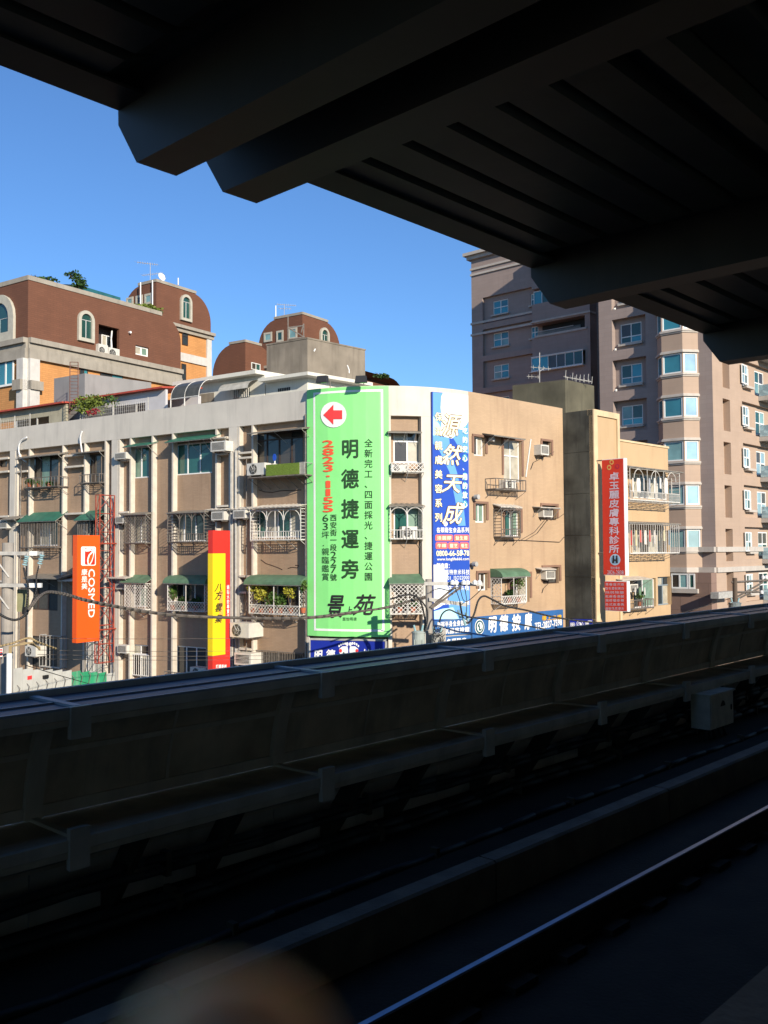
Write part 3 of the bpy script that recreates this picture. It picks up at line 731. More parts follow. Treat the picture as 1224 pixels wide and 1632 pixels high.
# ------------------------------------------------------------------ air conditioners
def acunit(S, rect, o0, dep, kind, label, z_off=0, group=None):
    a, b, z0, z1 = S.R(*rect, o0 + dep); c = (a + b) / 2; u, n = S.fr(c); p = S.P(c, z0, o0)
    t = thing('air_conditioner', label, 'air conditioner', p, 0, group)
    wd = (b - a); h = z1 - z0; o = MB(); C0 = S.P(c, z0, o0) - u * wd / 2
    o.obox(C0, u * wd, n * dep, (0, 0, h)); o.build('case', m_ac, t)
    F = C0 + n * (dep + .004)
    g = MB()
    if kind == 'fan':
        r = min(h, wd * .7) * .42; cc = F + u * (wd * .36) + Vector((0, 0, h * .5))
        V = [cc + u * r * math.cos(k * .3491) + Vector((0, 0, r * math.sin(k * .3491))) for k in range(18)]
        g.extr(V, n * .01); g.build('fan_opening', m_grille, t)
        g = MB()
        for k in range(6):
            d = u * math.cos(k * 1.047) + Vector((0, 0, math.sin(k * 1.047))); g.bar(cc + n * .02, cc + n * .02 + d * r * .96, .012, 3)
        V2 = [cc + n * .022 + (u * math.cos(k * .5236) + Vector((0, 0, math.sin(k * .5236)))) * r * .55 for k in range(13)]; g.tube(V2, .01, 3)
        g.build('fan_guard', m_galv, t)
    else:
        g.obox(F + u * wd * .1 + Vector((0, 0, h * .15)), u * wd * .8, n * .006, (0, 0, h * .7)); g.build('grille', m_grille, t)
        g = MB()
        for k in range(6): g.obox(F + u * wd * .1 + n * .008 + Vector((0, 0, h * (.18 + .11 * k))), u * wd * .8, n * .012, (0, 0, h * .035))
        g.build('louvre', m_ac, t)
    g = MB()
    for k in (.1, .8): g.obox(C0 + u * wd * k + Vector((0, 0, -.06)), u * wd * .1, n * dep, (0, 0, .055))
    g.build('support', m_iron, t); return t
ACS = [((182, 721, 201, 731.5), RL, .55, 'box', 'window air conditioner beside the top floor left green awning'),
 ((183.5, 823, 197, 834), RL, .55, 'box', 'window air conditioner left of the dark lattice cage'),
 ((187, 1028, 202, 1041), RL, .45, 'box', 'white window air conditioner low on the front, right of the red truss foot'),
 ((184, 930, 200, 939), RL, .4, 'box', 'shaded window air conditioner between truss and faded green awning'),
 ((336, 703, 360, 719), RL, .75, 'box', 'cream window air conditioner right of the wide green awning'),
 ((337, 815, 357, 829), RL, .6, 'box', 'white window air conditioner above the tall red and yellow sign'),
 ((372, 813, 391, 826), RL, .6, 'box', 'window air conditioner right of the drain pipes above the red and yellow sign'),
 ((394, 738, 422, 757), RL, .85, 'fan', 'outdoor unit at the left end of the turf fronted balcony'),
 ((367, 993, 397, 1016), RL, .95, 'fan', 'large outdoor unit jutting out right of the red and yellow sign'),
 ((374, 1041, 400, 1060), RL, .8, 'box', 'outdoor unit under the large one right of the red and yellow sign'),
 ((303, 1064, 328, 1079), RL, .5, 'fan', 'outdoor unit in the window left of the red and yellow sign foot'),
 ((-1, 829, 11, 842), RL, .6, 'box', 'window air conditioner at the left edge of the picture'),
 ((40, 1030, 57, 1046), RL, .7, 'fan', 'old outdoor unit behind the utility pole wires at lower left'),
 ((622, 740, 650, 752), RL, .4, 'fan', 'outdoor unit in the white tray on the curved corner'),
 ((640, 839, 665, 858), RL, .42, 'fan', 'outdoor unit in the arched cage on the curved corner'),
 ((862, 709, 875, 725), -.1, .5, 'box', 'blue faced window air conditioner high on the side front'),
 ((866, 811, 881, 824), -.1, .4, 'box', 'window air conditioner in the middle row of the side front'),
 ((870, 909, 885, 923), -.1, .4, 'box', 'window air conditioner in the lowest row of the side front'),
 ((806, 765, 822, 778), .02, .4, 'fan', 'outdoor unit on the iron tray of the side front')]
for r_, o0, dp, kd, lb in ACS: acunit(W, r_, o0, dp, kd, lb, group='air conditioners of the corner building')
# turf screens on the top balcony
S_ = W; s0, s1, z0, z1 = W.R(424, 739, 477, 757, RL + .95)
bt_ = thing('balcony_tray', 'balcony tray fronted with bright green artificial turf', 'balcony', W.P(s0, z0, RL))
sm = (s0 + s1) / 2
for a, b in ((s0, sm - .006), (sm + .006, s1)):
    o = MB(); W.slab(o, a, b, z0, z1, RL + .93, RL + .96); o.build('turf_panel', m_turf, bt_)
sl0 = W.hit(396, 750, RL + .9)[0]; sl1 = W.hit(486, 750, RL + .9)[0]
o = MB(); W.slab(o, sl0, sl1, z0 - .05, z0 - .006, RL, RL + .95)
for k in range(7):
    s_ = sl0 + (sl1 - sl0) * k / 6; o.bar(W.P(s_, z0 - .05, RL + .9), W.P(s_, z0 - .5, RL), .02)
o.build('tray_frame', m_iron, bt_)
o = MB()
for s_ in (s1 + .02, sl1): o.bar(W.P(s_, z0, RL + .93), W.P(s_, z1, RL + .93), .015)
o.bar(W.P(s1, z1, RL + .93), W.P(sl1, z1, RL + .93), .015); o.bar(W.P(sl1, z1, RL + .93), W.P(sl1, z1, RL), .015)
for k in range(7): s_ = s1 + (sl1 - s1) * k / 6; o.bar(W.P(s_, z0, RL + .93), W.P(s_, z1, RL + .93), .01)
o.build('tray_rail', m_galv, bt_)
fl = thing('hand_fan', 'small blue fan standing on the turf fronted balcony', 'fan', W.P(*(W.hit(437, 738, .2) + (.2,))))
c_ = W.P(*(W.hit(438, 729, .2) + (.2,))); u_, n_ = W.fr(W.hit(437, 738, .2)[0])
o = MB(); o.extr([c_ + u_ * .09 * math.cos(k * .6283) + Vector((0, 0, .16 * math.sin(k * .6283))) for k in range(10)], n_ * .04); o.build('fan_head', M('blue_plastic', (.02, .08, .45), .4), fl)
o = MB(); o.bar(c_ - Vector((0, 0, .14)), c_ - Vector((0, 0, .32)), .03, 6); o.build('stand', m_white, fl)

# plants on the building
def potplant(p, h, rad, mat, label, n=160, size=.1, group=None, pot=.13, stem=True):
    t = thing('potted_plant', label, 'plant', p, 0, group)
    p = Vector(p); o = MB(); o.bar(p, p + Vector((0, 0, pot * 1.7)), (pot * .7, pot), 10); o.build('pot', m_pot, t)
    if stem:
        o = MB()
        for k in range(3): o.tube([p + Vector((0, 0, pot)), p + Vector((random.uniform(-.1, .1), random.uniform(-.1, .1), h * .6)), p + Vector((random.uniform(-.2, .2), random.uniform(-.2, .2), h))], .012, 4)
        o.build('stem', m_stem, t)
    o = MB(); leaves(o, p + Vector((0, 0, h)), rad, n, size, .2)
    leaves(o, p + Vector((rad[0] * .4, 0, h + rad[2] * .5)), [x * .55 for x in rad], n // 3, size, .2); o.build('foliage', mat, t); return t
def onW(x, y, out): return W.P(*(W.hit(x, y, out) + (out,)))
gp = 'plants behind the window cages'
for (x, y, out, h, r_, mt, lb) in [
 (47, 776, .2, .25, (.28, .18, .18), m_leafd, 'dark leafy plant at the left of the top floor balcony tray'),
 (62, 777, .2, .22, (.22, .15, .16), m_leaf, 'small plant in the middle of the top floor balcony tray'),
 (78, 777, .2, .20, (.22, .15, .12), m_leafd, 'low plant at the right of the top floor balcony tray'),
 (275, 972, .1, .85, (.25, .18, .35), m_leaf, 'trailing green plant, left end of the cage beside the red and yellow sign'),
 (292, 973, .1, .45, (.3, .18, .25), m_leafd, 'dark plant inside the cage left of the red and yellow sign'),
 (312, 973, .1, .4, (.25, .18, .22), m_leafd, 'low dark plant nearest the red and yellow sign in its cage'),
 (402, 977, .25, 1.15, (.25, .2, .4), m_leafy, 'yellow leaved shrub climbing the left end of the planted cage'),
 (416, 977, .3, .85, (.33, .22, .38), m_leafy, 'broad yellow leaved shrub in the left of the planted cage'),
 (432, 977, .3, .55, (.28, .2, .4), m_leaf, 'green shrub in the middle of the planted cage'),
 (447, 977, .3, .5, (.25, .2, .32), m_leaf, 'feathery green shrub right of middle in the planted cage'),
 (463, 977, .3, .95, (.32, .22, .35), m_leafy, 'yellow leaved shrub on bare stems at the right of the planted cage'),
 (483, 977, .4, 1.15, (.16, .15, .22), m_leaf, 'light green sprig poking out beside the green banner'),
 (637, 976, .25, .35, (.2, .16, .14), m_leafd, 'left flower pot in the cage on the curved corner'),
 (658, 976, .25, .35, (.2, .16, .14), m_leafd, 'right flower pot in the cage on the curved corner')]:
    potplant(onW(x, y, out), h, r_, mt, lb, 170, .12, gp)
for (x, y, out, h, r_, mt, lb) in [(812, 960, .3, .4, (.2, .16, .2), m_leafd, 'small plant at the left of the side front cage'), (826, 960, .35, 1.0, (.36, .22, .4), m_leaf, 'tall plant with bare stems hanging over the side front cage')]:
    potplant(onW(x, y, out), h, r_, mt, lb, 170, .12, gp)

# ------------------------------------------------------------------ signs
p_green = M('banner_green', (.24, .72, .22), .4, .04, .5, bump=1.0, bscale=1.1, streak=.15, dirt=(.35, .7, .33)); p_wht = M('print_white', (.80, .80, .78), .5, .02, 1); p_red = M('print_red', (.75, .05, .05), .5, .04, 1)
p_orn = M('print_orange_red', (.75, .10, .04), .5, .04, 1); p_blk = M('print_black', (.02, .02, .02), .5, .1, 1); p_dk = M('print_dark_green', (.02, .06, .02), .5, .1, 1)
p_blue = M('print_blue', (.02, .075, .42), .45, .04, 1); p_lb = M('print_light_blue', (.13, .34, .70), .45, .05, 1); p_cy = M('print_pale_cyan', (.42, .75, .85), .45, .05, 1)
p_yel = M('print_yellow', (.85, .80, .52), .5, .03, 1); p_pk = M('print_pink_red', (.72, .15, .13), .5, .04, 1); p_teal = M('print_teal', (.06, .33, .42), .5, .04, 1)
m_sorg = M('sign_orange', (.80, .10, .012), .4, .03, .6, spec=.4); m_sred = M('sign_red', (.62, .035, .025), .4, .05, .6); m_syel = M('sign_yellow', (.85, .62, .015), .4, .03, .6)
m_sblue = M('sign_blue', (.03, .12, .33), .5, .12, .7, streak=.3, dirt=(.10, .2, .33)); m_sdblue = M('sign_dark_blue', (.01, .025, .28), .45, .06, .7); m_red2 = M('sign_dull_red', (.62, .04, .02), .55, .05, .7)

# green banner wrapped on the curved corner
GO = .07
s0 = W.hit(489.5, 800, GO)[0]; s1 = W.hit(620.5, 800, GO)[0]; zt = W.hit(489.5, 622, GO)[1] ; zb = W.hit(494, 1013, GO)[1]
ban = thing('green_banner', 'huge light green banner with red arrow and black Chinese lettering wrapped round the corner', 'banner', W.P(s0, zb, .0))
o = MB(); W.slab(o, s0, s1, zb, zt, .03, GO); o.build('banner_sheet', p_green, ban)
o = MB(); bw2 = .09
a0, a1, b0, b1 = W.hit(500, 800, GO)[0], W.hit(611.5, 800, GO)[0], W.hit(505, 1005, GO)[1], W.hit(500, 626, GO)[1]
for q in ((a0, a1, b1 - bw2, b1), (a0, a1, b0, b0 + bw2), (a0, a0 + bw2, b0 + bw2, b1 - bw2), (a1 - bw2, a1, b0 + bw2, b1 - bw2)): W.slab(o, *q, GO + .002, GO + .008)
o.build('border_line', p_wht, ban)
shape(ban, W, ell(532, 661, 20.5, 20.5), p_wht, GO + .03, 'arrow_disc', GO)
shape(ban, W, [(516, 661.5), (532, 645), (532, 654), (546, 654), (546, 668), (532, 668), (532, 677)], p_red, GO + .045, 'arrow', GO)
LG = GO + .02
vtext(ban, W, '明德捷運旁', (544.5, 691, 572, 931), p_dk, LG, size=31, off=.025, base=GO)
vtext(ban, W, '全新完工、四面採光、捷運公園', (581, 698, 594, 927), p_dk, LG, size=13.5, off=.012, base=GO)
vtext(ban, W, '2823-1155', (513.5, 701, 533, 817), p_orn, LG, size=11.3, off=.03, fit=True, base=GO)
vtext(ban, W, '63坪．親臨鑑賞', (513, 819, 525, 926), p_dk, LG, size=12, off=.0, base=GO)
vtext(ban, W, '西安街一段227號', (526.5, 819, 537, 926), p_dk, LG, size=11, off=.01, base=GO)
vtext(ban, W, '景', (522, 946, 549, 986), p_blk, LG, size=38, off=.02, shear=.25, base=GO)
vtext(ban, W, '上', (552, 966, 562, 980), p_blk, LG, size=14, off=.02, shear=.2, base=GO); vtext(ban, W, '苑', (565, 946, 597, 982), p_blk, LG, size=34, off=.02, shear=.25, base=GO)
htext(ban, W, '居怡明德', (546, 983.5, 569, 989.5), p_dk, LG, 0, cjk=True, base=GO)

# tall blue billboard
bA = W.P(W.hit(690, 800, .12)[0], 0, .12); bB = W.P(W.hit(747.5, 800, .12)[0], 0, .12)
BS = Surf([bA, bB]); BL = BS.L[-1]
bb = thing('blue_billboard', 'tall blue billboard with cream brush lettering and blue wave print at the corner', 'billboard', (bA.x, bA.y, 8))
ztb = BS.hit(725, 628)[1]; zbb = BS.hit(719, 987)[1]
o = MB(); BS.slab(o, 0, BL, zbb, ztb, -.1, 0); o.build('board', p_blue, bb)
def bsh(pts, m, lv, nm='print_shape'):
    out = []
    for x, y in pts:
        s, z = BS.hit(x, y); out.append(BS.P(min(BL, max(0, s)), min(ztb, max(zbb, z)), .004 * lv))
    o = MB(); o.poly(out); return o.build(nm, m, bb)
bsh([(690, 625), (748, 625), (748, 723), (736, 721), (727, 706), (722, 698), (712, 700), (702, 690), (690, 663)], p_lb, 1)
bsh([(690, 663), (700, 676), (706, 690), (704, 695), (690, 694)], p_cy, 2)
bsh([(690, 694), (704, 695), (714, 697), (716, 700), (718, 722), (728, 752), (737, 790), (742, 838), (730, 838), (726, 800), (716, 752), (700, 718), (690, 707)], p_lb, 1.5)
bsh([(703, 632), (706, 625), (748, 628), (748, 672), (738, 685), (730, 684), (728, 692), (720, 699), (708, 696), (702, 684), (704, 668), (702, 650)], p_wht, 3, 'cloud_print')
bsh(ell(710, 733, 5, 7, 14), p_wht, 3, 'bubble_print'); bsh(ell(710, 835, 3.2, 4, 12), p_wht, 3, 'bubble_print'); bsh(ell(735, 880, 2.5, 4, 10), p_cy, 3, 'bubble_print')
bsh([(690, 900), (707, 900), (708, 908), (714, 910), (712, 932), (716, 940), (712, 960), (700, 968), (690, 972)], p_wht, 2, 'white_patch')
bsh([(716, 940), (748, 936), (748, 987), (722, 987), (714, 962)], p_lb, 1.5)
bsh([(691, 974), (706, 970), (722, 968), (731, 987), (692, 987)], p_cy, 2)
def btxt(f, *a, **k): return f(bb, BS, *a, **k)
OUTL = M('print_outline_brown', (.12, .05, .03), .5)
for (t, r_, h) in (('源', (703, 656, 733, 700), 42), ('然', (705, 706, 735, 744), 37), ('天', (706, 752, 736, 788), 35), ('成', (708, 798, 738, 838), 39)):
    vtext(bb, BS, t, r_, OUTL, .022, size=h * .9, off=.045, shear=.3); vtext(bb, BS, t, r_, p_yel, .028, size=h * .9, off=.014, shear=.3)
vtext(bb, BS, '保濕親膚美容系列', (692.5, 653, 704.5, 836), OUTL, .022, size=14, off=.05); vtext(bb, BS, '保濕親膚美容系列', (692.5, 653, 704.5, 836), p_yel, .026, size=14, off=.022)
for k in range(9):
    y = 686 + k * 14.7
    if k != 4: bsh(ell(740.5, y, 4.2, 6.4, 14), p_teal, 4, 'disc_print')
vtext(bb, BS, '吃的安心、用的放心', (736.5, 679, 744.5, 811), p_wht, .024, size=10.5, off=.03)
htext(bb, BS, '各類衛生食品系列', (695, 840.5, 747, 849), p_wht, .024, .03, cjk=True)
def pill(x0, y0, x1, y1):
    r = 2.2; P = []
    for cx, cy, a in ((x1 - r, y1 - r, 0), (x0 + r, y1 - r, 90), (x0 + r, y0 + r, 180), (x1 - r, y0 + r, 270)):
        P += [(cx + r * math.cos(math.radians(a + t)), cy + r * math.sin(math.radians(a + t))) for t in (0, 30, 60, 90)]
    bsh(P, p_pk, 4, 'pill_print')
for b_, t in (((693.5, 852, 721.5, 862.5), '活菌膠'), ((723, 852, 747, 862.5), '益生菌'), ((694, 864.3, 713, 875), '牛樟'), ((714, 864.3, 731, 875), '靈芝'), ((732, 864.3, 747, 875), '養生')):
    pill(*b_); htext(bb, BS, t, (b_[0] + 2, b_[1] + 2.2, b_[2] - 2, b_[3] - 2.2), p_yel, .024, .02, cjk=True)
htext(bb, BS, '0800-66-58-78', (695, 877.5, 747, 886), p_yel, .024, .03)
htext(bb, BS, 'www.longlife666.com', (696, 888.5, 747, 894.5), p_wht, .024, .02)
htext(bb, BS, '製造廠：', (695, 897.5, 720, 906), p_wht, .024, .04, cjk=True)
for t, y0, y1 in (('台美凱特奈米科技', 907.5, 916), ('德商生物科技', 933, 941)):
    htext(bb, BS, t, (695.5, y0, 748, y1), p_lb, .02, .035, cjk=True); htext(bb, BS, t, (695.5, y0, 748, y1), p_wht, .024, .012, cjk=True)
htext(bb, BS, 'ISO9001  ISO22000', (697, 918, 747, 924), p_lb, .02, .03); htext(bb, BS, 'ISO9001  ISO22000', (697, 918, 747, 924), p_wht, .024, .0)
htext(bb, BS, '台灣GMP廠', (703, 957, 748, 964), p_wht, .024, .03, cjk=True)

# service boards under the billboard
SB1 = Surf([bA + Vector((0, 0, 0)) + nR * .03, bB + nR * .03])
sv = thing('service_signboard', 'blue service board with white lettering under the tall blue billboard', 'sign', (bA.x, bA.y, 6))
z1 = SB1.hit(719, 988)[1]; z0 = SB1.hit(719, 1012)[1]; z00 = SB1.hit(719, 1038)[1]
o = MB(); SB1.slab(o, .0, SB1.L[-1], z0, z1, -.1, 0); o.build('board', m_sblue, sv)
o = MB(); SB1.slab(o, .35, SB1.L[-1], z00, z0 - .06, -.1, -.003); o.build('lower_board', m_sblue, sv)
htext(sv, SB1, '局部半身全身按摩', (696, 991, 746, 1000), p_wht, .02, .03, slope=-.08, cjk=True)
htext(sv, SB1, '泰式腳底按摩', (700, 1002, 748, 1011), p_wht, .02, .03, slope=-.08, cjk=True)
htext(sv, SB1, '各種酸痛', (711, 1018, 743, 1028), p_wht, .02, .03, slope=-.08, cjk=True)

# blue sign with the two feet, under the green banner
FO = .35
fs0, fs1 = W.hit(496, 1040, FO)[0], W.hit(615, 1040, FO)[0]
FS = Surf([W.P(fs0, 0, FO + .1), W.P(fs1, 0, FO + .1)])
ft = thing('massage_signboard', 'dark blue signboard with a pair of white feet under the green banner', 'sign', W.P(fs0, 6, FO))
zt = FS.hit(556, 1019)[1]; zb = FS.hit(556, 1078)[1]
o = MB(); FS.slab(o, 0, FS.L[-1], zb, zt, -.12, 0); o.build('board', m_sdblue, ft)
o = MB(); L = FS.L[-1]
for q in ((0, L, zt - .05, zt + .02), (-.03, .03, zb, zt - .052), (L - .03, L + .03, zb, zt - .052)): FS.slab(o, *q, -.12, .03)
o.build('sign_frame', m_galv, ft)
vtext(ft, FS, '明', (501, 1034, 514, 1056), p_wht, .02, size=20, off=.03, shear=.1); vtext(ft, FS, '德', (520, 1034, 534, 1055), p_wht, .02, size=19, off=.03, shear=.1)
vtext(ft, FS, '按', (578, 1034, 592, 1054), p_wht, .02, size=19, off=.03, shear=.1); vtext(ft, FS, '摩', (597, 1033, 611, 1053), p_wht, .02, size=19, off=.03, shear=.1)
for sg, cx in ((-1, 549), (1, 563)):
    P = [(cx - 5.5 * sg * -1, 1029), (cx + sg * 3, 1027), (cx + sg * 8, 1033), (cx + sg * 7, 1042), (cx + sg * 4, 1050), (cx + sg * 2, 1058), (cx - sg * 4, 1058), (cx - sg * 5.5, 1046), (cx - sg * 5.5, 1034)]
    shape(ft, FS, [(cx - sg * 6, 1036), (cx - sg * 5, 1030), (cx + sg * 3, 1030), (cx + sg * 8, 1034), (cx + sg * 8, 1040), (cx + sg * 4, 1048), (cx + sg * 3, 1058), (cx - sg * 4, 1058), (cx - sg * 5.5, 1046)][::sg], p_wht, .015, 'foot_print')
    for k, (dx, dy, r_) in enumerate(((-4.5, 1026.5, 2.1), (-1.2, 1025.3, 1.6), (2.2, 1025.5, 1.5), (5.5, 1027, 1.4), (8.3, 1029.5, 1.3))):
        shape(ft, FS, ell(cx + sg * dx, dy, r_, r_ * 1.5, 10), p_wht, .015, 'toe_print')
    shape(ft, FS, ell(cx + sg * 6, 1037, 2.4, 3, 10), p_red, .022, 'foot_spot'); shape(ft, FS, ell(cx + sg * 1, 1042, 1.6, 3, 10), p_dk, .022, 'foot_spot')

# long blue sign on the side front
so_ = .1
ls0, ls1 = W.hit(753, 1000, so_)[0], W.hit(897.5, 990, so_)[0]
LS = Surf([W.P(ls0, 0, so_), W.P(ls1, 0, so_)])
ll = thing('long_signboard', 'long blue signboard with white brush lettering and a telephone number along the side front', 'sign', W.P(ls0, 6, 0))
zt = LS.hit(825, 977.5)[1]; zb = LS.hit(825, 1009)[1]; L = LS.L[-1]
o = MB(); LS.slab(o, 0, L * .5, zb, zt, -.09, 0); o.build('board', m_sblue, ll); o = MB(); LS.slab(o, L * .5 + .01, L, zb, zt, -.09, 0); o.build('board', m_sblue, ll)
for t, x0, x1, y in (('明', 778, 791, 995), ('德', 796, 809, 993), ('按', 816, 829, 992), ('摩', 836, 847, 990)):
    vtext(ll, LS, t, (x0, y - 13.5, x1, y + 13.5), p_wht, .015, size=26, off=.04, shear=.08)
htext(ll, LS, 'TEL:2827-7598', (852, 991, 895, 1001), p_wht, .015, .03, slope=-.06)
htext(ll, LS, '樓上二樓', (863, 981, 895, 989), M('print_ochre', (.62, .35, .03), .5), .015, .03, slope=-.06, cjk=True)
def logo(par, S, cx, cy, rx, ry, dk, out=.012):
    shape(par, S, ell(cx, cy, rx, ry), p_wht, out, 'emblem_ring'); shape(par, S, ell(cx, cy, rx * .88, ry * .88), dk, out + .006, 'emblem_ring')
    shape(par, S, ell(cx, cy, rx * .62, ry * .66), p_wht, out + .012, 'emblem_disc'); shape(par, S, [(cx + x * rx * .5, cy + y * ry * .55) for x, y in ((-.9, -.3), (-.4, -.9), (.1, -.9), (-.2, -.4), (.1, 0), (.1, .6), (.6, .4), (.9, 0), (.7, .8), (0, 1), (-.5, .7), (-.3, .2), (-.6, .1))], dk, out + .018, 'emblem_mark')
logo(ll, LS, 764, 999, 7.5, 12, M('print_dark_teal', (.01, .09, .10), .5))

def projsign(name, label, cat, foot_x, fx0, fx1, y0, y1, S, thick, mat_front, mat_side, side, foot_out=.35, ymid=None):
    """box sign standing out from a wall: broad faces square to the wall"""
    ym = (y0 + y1) / 2
    u, n = S.fr(S.hit(foot_x, ym, 0)[0])
    return u, n
# orange drugstore sign on the left front
def outsign(name, label, cat, xo, xi, y0, y1, footx, S, th, matf, mats, zfix=None, sgn=1):
    ym = (y0 + y1) / 2; sf = S.hit(footx, ym, 0)[0]; u, n = S.fr(sf); F = S.P(sf, 0, 0)
    line = Surf([F, F + n * 5] if False else [F + n * 5, F]) if sgn > 0 else Surf([F, F + n * 5])
    a, zc = line.hit(xo, ym); b, _ = line.hit(xi, ym)
    # surface of the broad face
    PA, PB = line.P(a, 0), line.P(b, 0); FSf = Surf([PA, PB])
    za, zb = FSf.hit((xo + xi) / 2, y0)[1], FSf.hit((xo + xi) / 2, y1)[1]
    t = thing(name, label, cat, (PA.x, PA.y, zb))
    o = MB(); FSf.slab(o, 0, FSf.L[-1], zb, za, -th, 0)
    return t, FSf, za, zb, o, F, n
t, OS, za, zb, o, F, n = outsign('drugstore_sign', 'orange vertical box sign with white bird emblem and lettering on the left front', 'sign', 122.5, 158.5, 853, 1023, 190, W, .32, m_sorg, m_sorg)
o.build('sign_case', m_sorg, t)
def rrect(S, par, x0, y0, x1, y1, r, m, out, nm):
    P = []
    for cx, cy, a in ((x1 - r, y1 - r, 0), (x0 + r, y1 - r, 90), (x0 + r, y0 + r, 180), (x1 - r, y0 + r, 270)):
        P += [(cx + r * math.cos(math.radians(a + q)), cy + r * math.sin(math.radians(a + q))) for q in (0, 30, 60, 90)]
    return shape(par, S, P, m, out, nm)
rrect(OS, t, 129, 871, 152.5, 901.5, 2.5, p_wht, .01, 'emblem_plate')
rrect(OS, t, 135, 873, 151, 900, 2, M('emblem_red', (.62, .03, .015), .5), .016, 'emblem_field')
bird = [(139, 873.5), (143, 873), (146, 873.5), (149, 873), (151, 876.5), (150, 881), (148.5, 888), (146.5, 895), (143, 900.5), (139.5, 900.5), (138.3, 894), (139, 889), (141, 884), (144.5, 880), (146, 878.5), (144, 877.5), (141, 879), (136, 879), (133.5, 876.5), (136, 874.5)]
shape(t, OS, bird, p_wht, .022, 'emblem_bird')
shape(t, OS, [(148, 880), (147.5, 887), (145, 894), (142, 899), (140.5, 897), (140.6, 891), (143, 885)], m_sorg, .028, 'emblem_wing'); shape(t, OS, ell(145.8, 876, .9, 1, 8), p_red, .028, 'emblem_eye')
vtext(t, OS, '康是美', (129.5, 906, 139, 940), p_wht, .014, size=10, off=.014)
# COSMED runs down the sign, turned a quarter
vs, fs_ = glyph('COSMED', 0); X0, X1 = min(v[0] for v in vs), max(v[0] for v in vs); Y0, Y1 = min(v[1] for v in vs), max(v[1] for v in vs)
a, b, z0, z1 = OS.R(140.5, 907, 150.5, 984)
o = MB()
for i, (ox, oy) in enumerate(((0, 0), (.012, 0), (-.012, 0), (0, .02), (0, -.02))): o.mesh([OS.P(a + (b - a) * (v[1] + oy - Y0) / (Y1 - Y0), z1 - (z1 - z0) * (v[0] + ox - X0) / (X1 - X0), .014 + .0006 * i) for v in vs], [f[::-1] for f in fs_])
o.build('lettering', p_wht, t)
for zz in (za - .4, zb + .5): MB().bar(OS.P(OS.L[-1], zz, -.1), OS.P(OS.L[-1], zz, -.1) - n * 1.1, .04).build('sign_arm', m_rust, t)

t, YS, za, zb, o, F, n = outsign('dumpling_shop_sign', 'tall red box sign with yellow panel and black brush lettering beside the drain pipes', 'sign', 339, 366.5, 845.5, 1074, 381, W, .28, m_sred, m_sred)
o.build('sign_case', m_sred, t)
a, b, z0, z1 = YS.R(338.5, 882, 359, 1044)
o = MB(); YS.slab(o, -.006, b, z0, z1, -.285, .006); o.build('yellow_panel', m_syel, t)
for c_, y in zip('八方雲集', (936, 949, 968, 986)): vtext(t, YS, c_, (343, y - 7, 354, y + 7), p_blk, .014, size=14, off=.022, shear=.3)
shape(t, YS, [(349, 945), (355, 940), (355.5, 981), (349, 983)], M('print_peach', (.80, .42, .08), .5), .009, 'print_shape')
vtext(t, YS, '鍋貼水餃專賣店', (361.2, 932, 365.2, 986), p_wht, .012, size=7.2, off=.02)
htext(t, YS, '訂購專線', (343.5, 1059, 361, 1065), p_wht, .012, .02, cjk=True); htext(t, YS, '2828-1118', (343.5, 1067, 361, 1070.5), p_wht, .012, .0)

# red lattice truss carrying the orange sign
def truss(label, xo, xi, yt, yb, footx):
    sf = W.hit(footx, 900, 0)[0]; u, n = W.fr(sf); F = W.P(sf, 0, 0)
    ln = Surf([F + n * 5, F]); a = ln.hit(xo, 900)[0]; b = ln.hit(xi, 900)[0]; A = ln.P(a, 0); B = ln.P(b, 0)
    z1 = Surf([A, B]).hit((xo + xi) / 2, yt)[1]; z0 = Surf([A, B]).hit((xo + xi) / 2, yb)[1]
    t = thing('lattice_truss', label, 'steel frame', (A.x, A.y, z0)); o = MB()
    C = [A, B, B - u * .3, A - u * .3]
    for c in C: o.bar((c.x, c.y, z0), (c.x, c.y, z1), .03)
    o.build('chord', m_rust, t); o = MB(); N_ = int((z1 - z0) / .85)
    for k in range(N_ + 1):
        za = z0 + (z1 - z0) * k / N_; zb_ = z0 + (z1 - z0) * min(k + 1, N_) / N_
        for i in range(4):
            p, q = C[i], C[(i + 1) % 4]; o.bar((p.x, p.y, za), (q.x, q.y, za), .016)
            if k < N_ and (i + k) % 2 == 0: o.bar((q.x, q.y, za), (p.x, p.y, zb_), .018)
            elif k < N_: o.bar((p.x, p.y, za), (q.x, q.y, zb_), .018)
    o.build('lacing', m_rust, t)
truss('red painted steel lattice truss on the left front behind the orange sign', 158.5, 182, 789, 1056, 186)

# ------------------------------------------------------------------ second tan building on the right
tR2 = Vector((.700, .714, 0)).normalized(); nR2 = Vector((tR2.y, -tR2.x, 0))
A0 = Vector((Q1.x, Q1.y, 0)) + tR * .02
sd = nR2                                                          # side wall comes towards the street
line = Surf([A0, A0 + sd * 5])                                     # outer side: facing left
s_c = line.hit(946.5, 800)[0]; A1 = A0 + sd * s_c
f1 = Surf([A1, A1 + tR2 * 10]); s_d = f1.hit(988, 800)[0]; A2 = A1 + tR2 * s_d
A3 = A2 - nR2 * .45; f2 = Surf([A3, A3 + tR2 * 20]); s_e = f2.hit(1066, 800)[0]; A4 = A3 + tR2 * s_e
b2 = thing('side_building', 'tan apartment block with a grey stained side wall right of the long blue sign', 'building', (A1.x, A1.y, 0))
m_stain = M('stained_cement', (.062, .064, .054), .9, .55, .8, streak=.95, dirt=(.02, .02, .018), bump=.3)
m_tan2 = M('ochre_tile', (.48, .335, .19), .75, .05, .7, streak=.25, dirt=(.32, .2, .1), bump=.1, bscale=60)
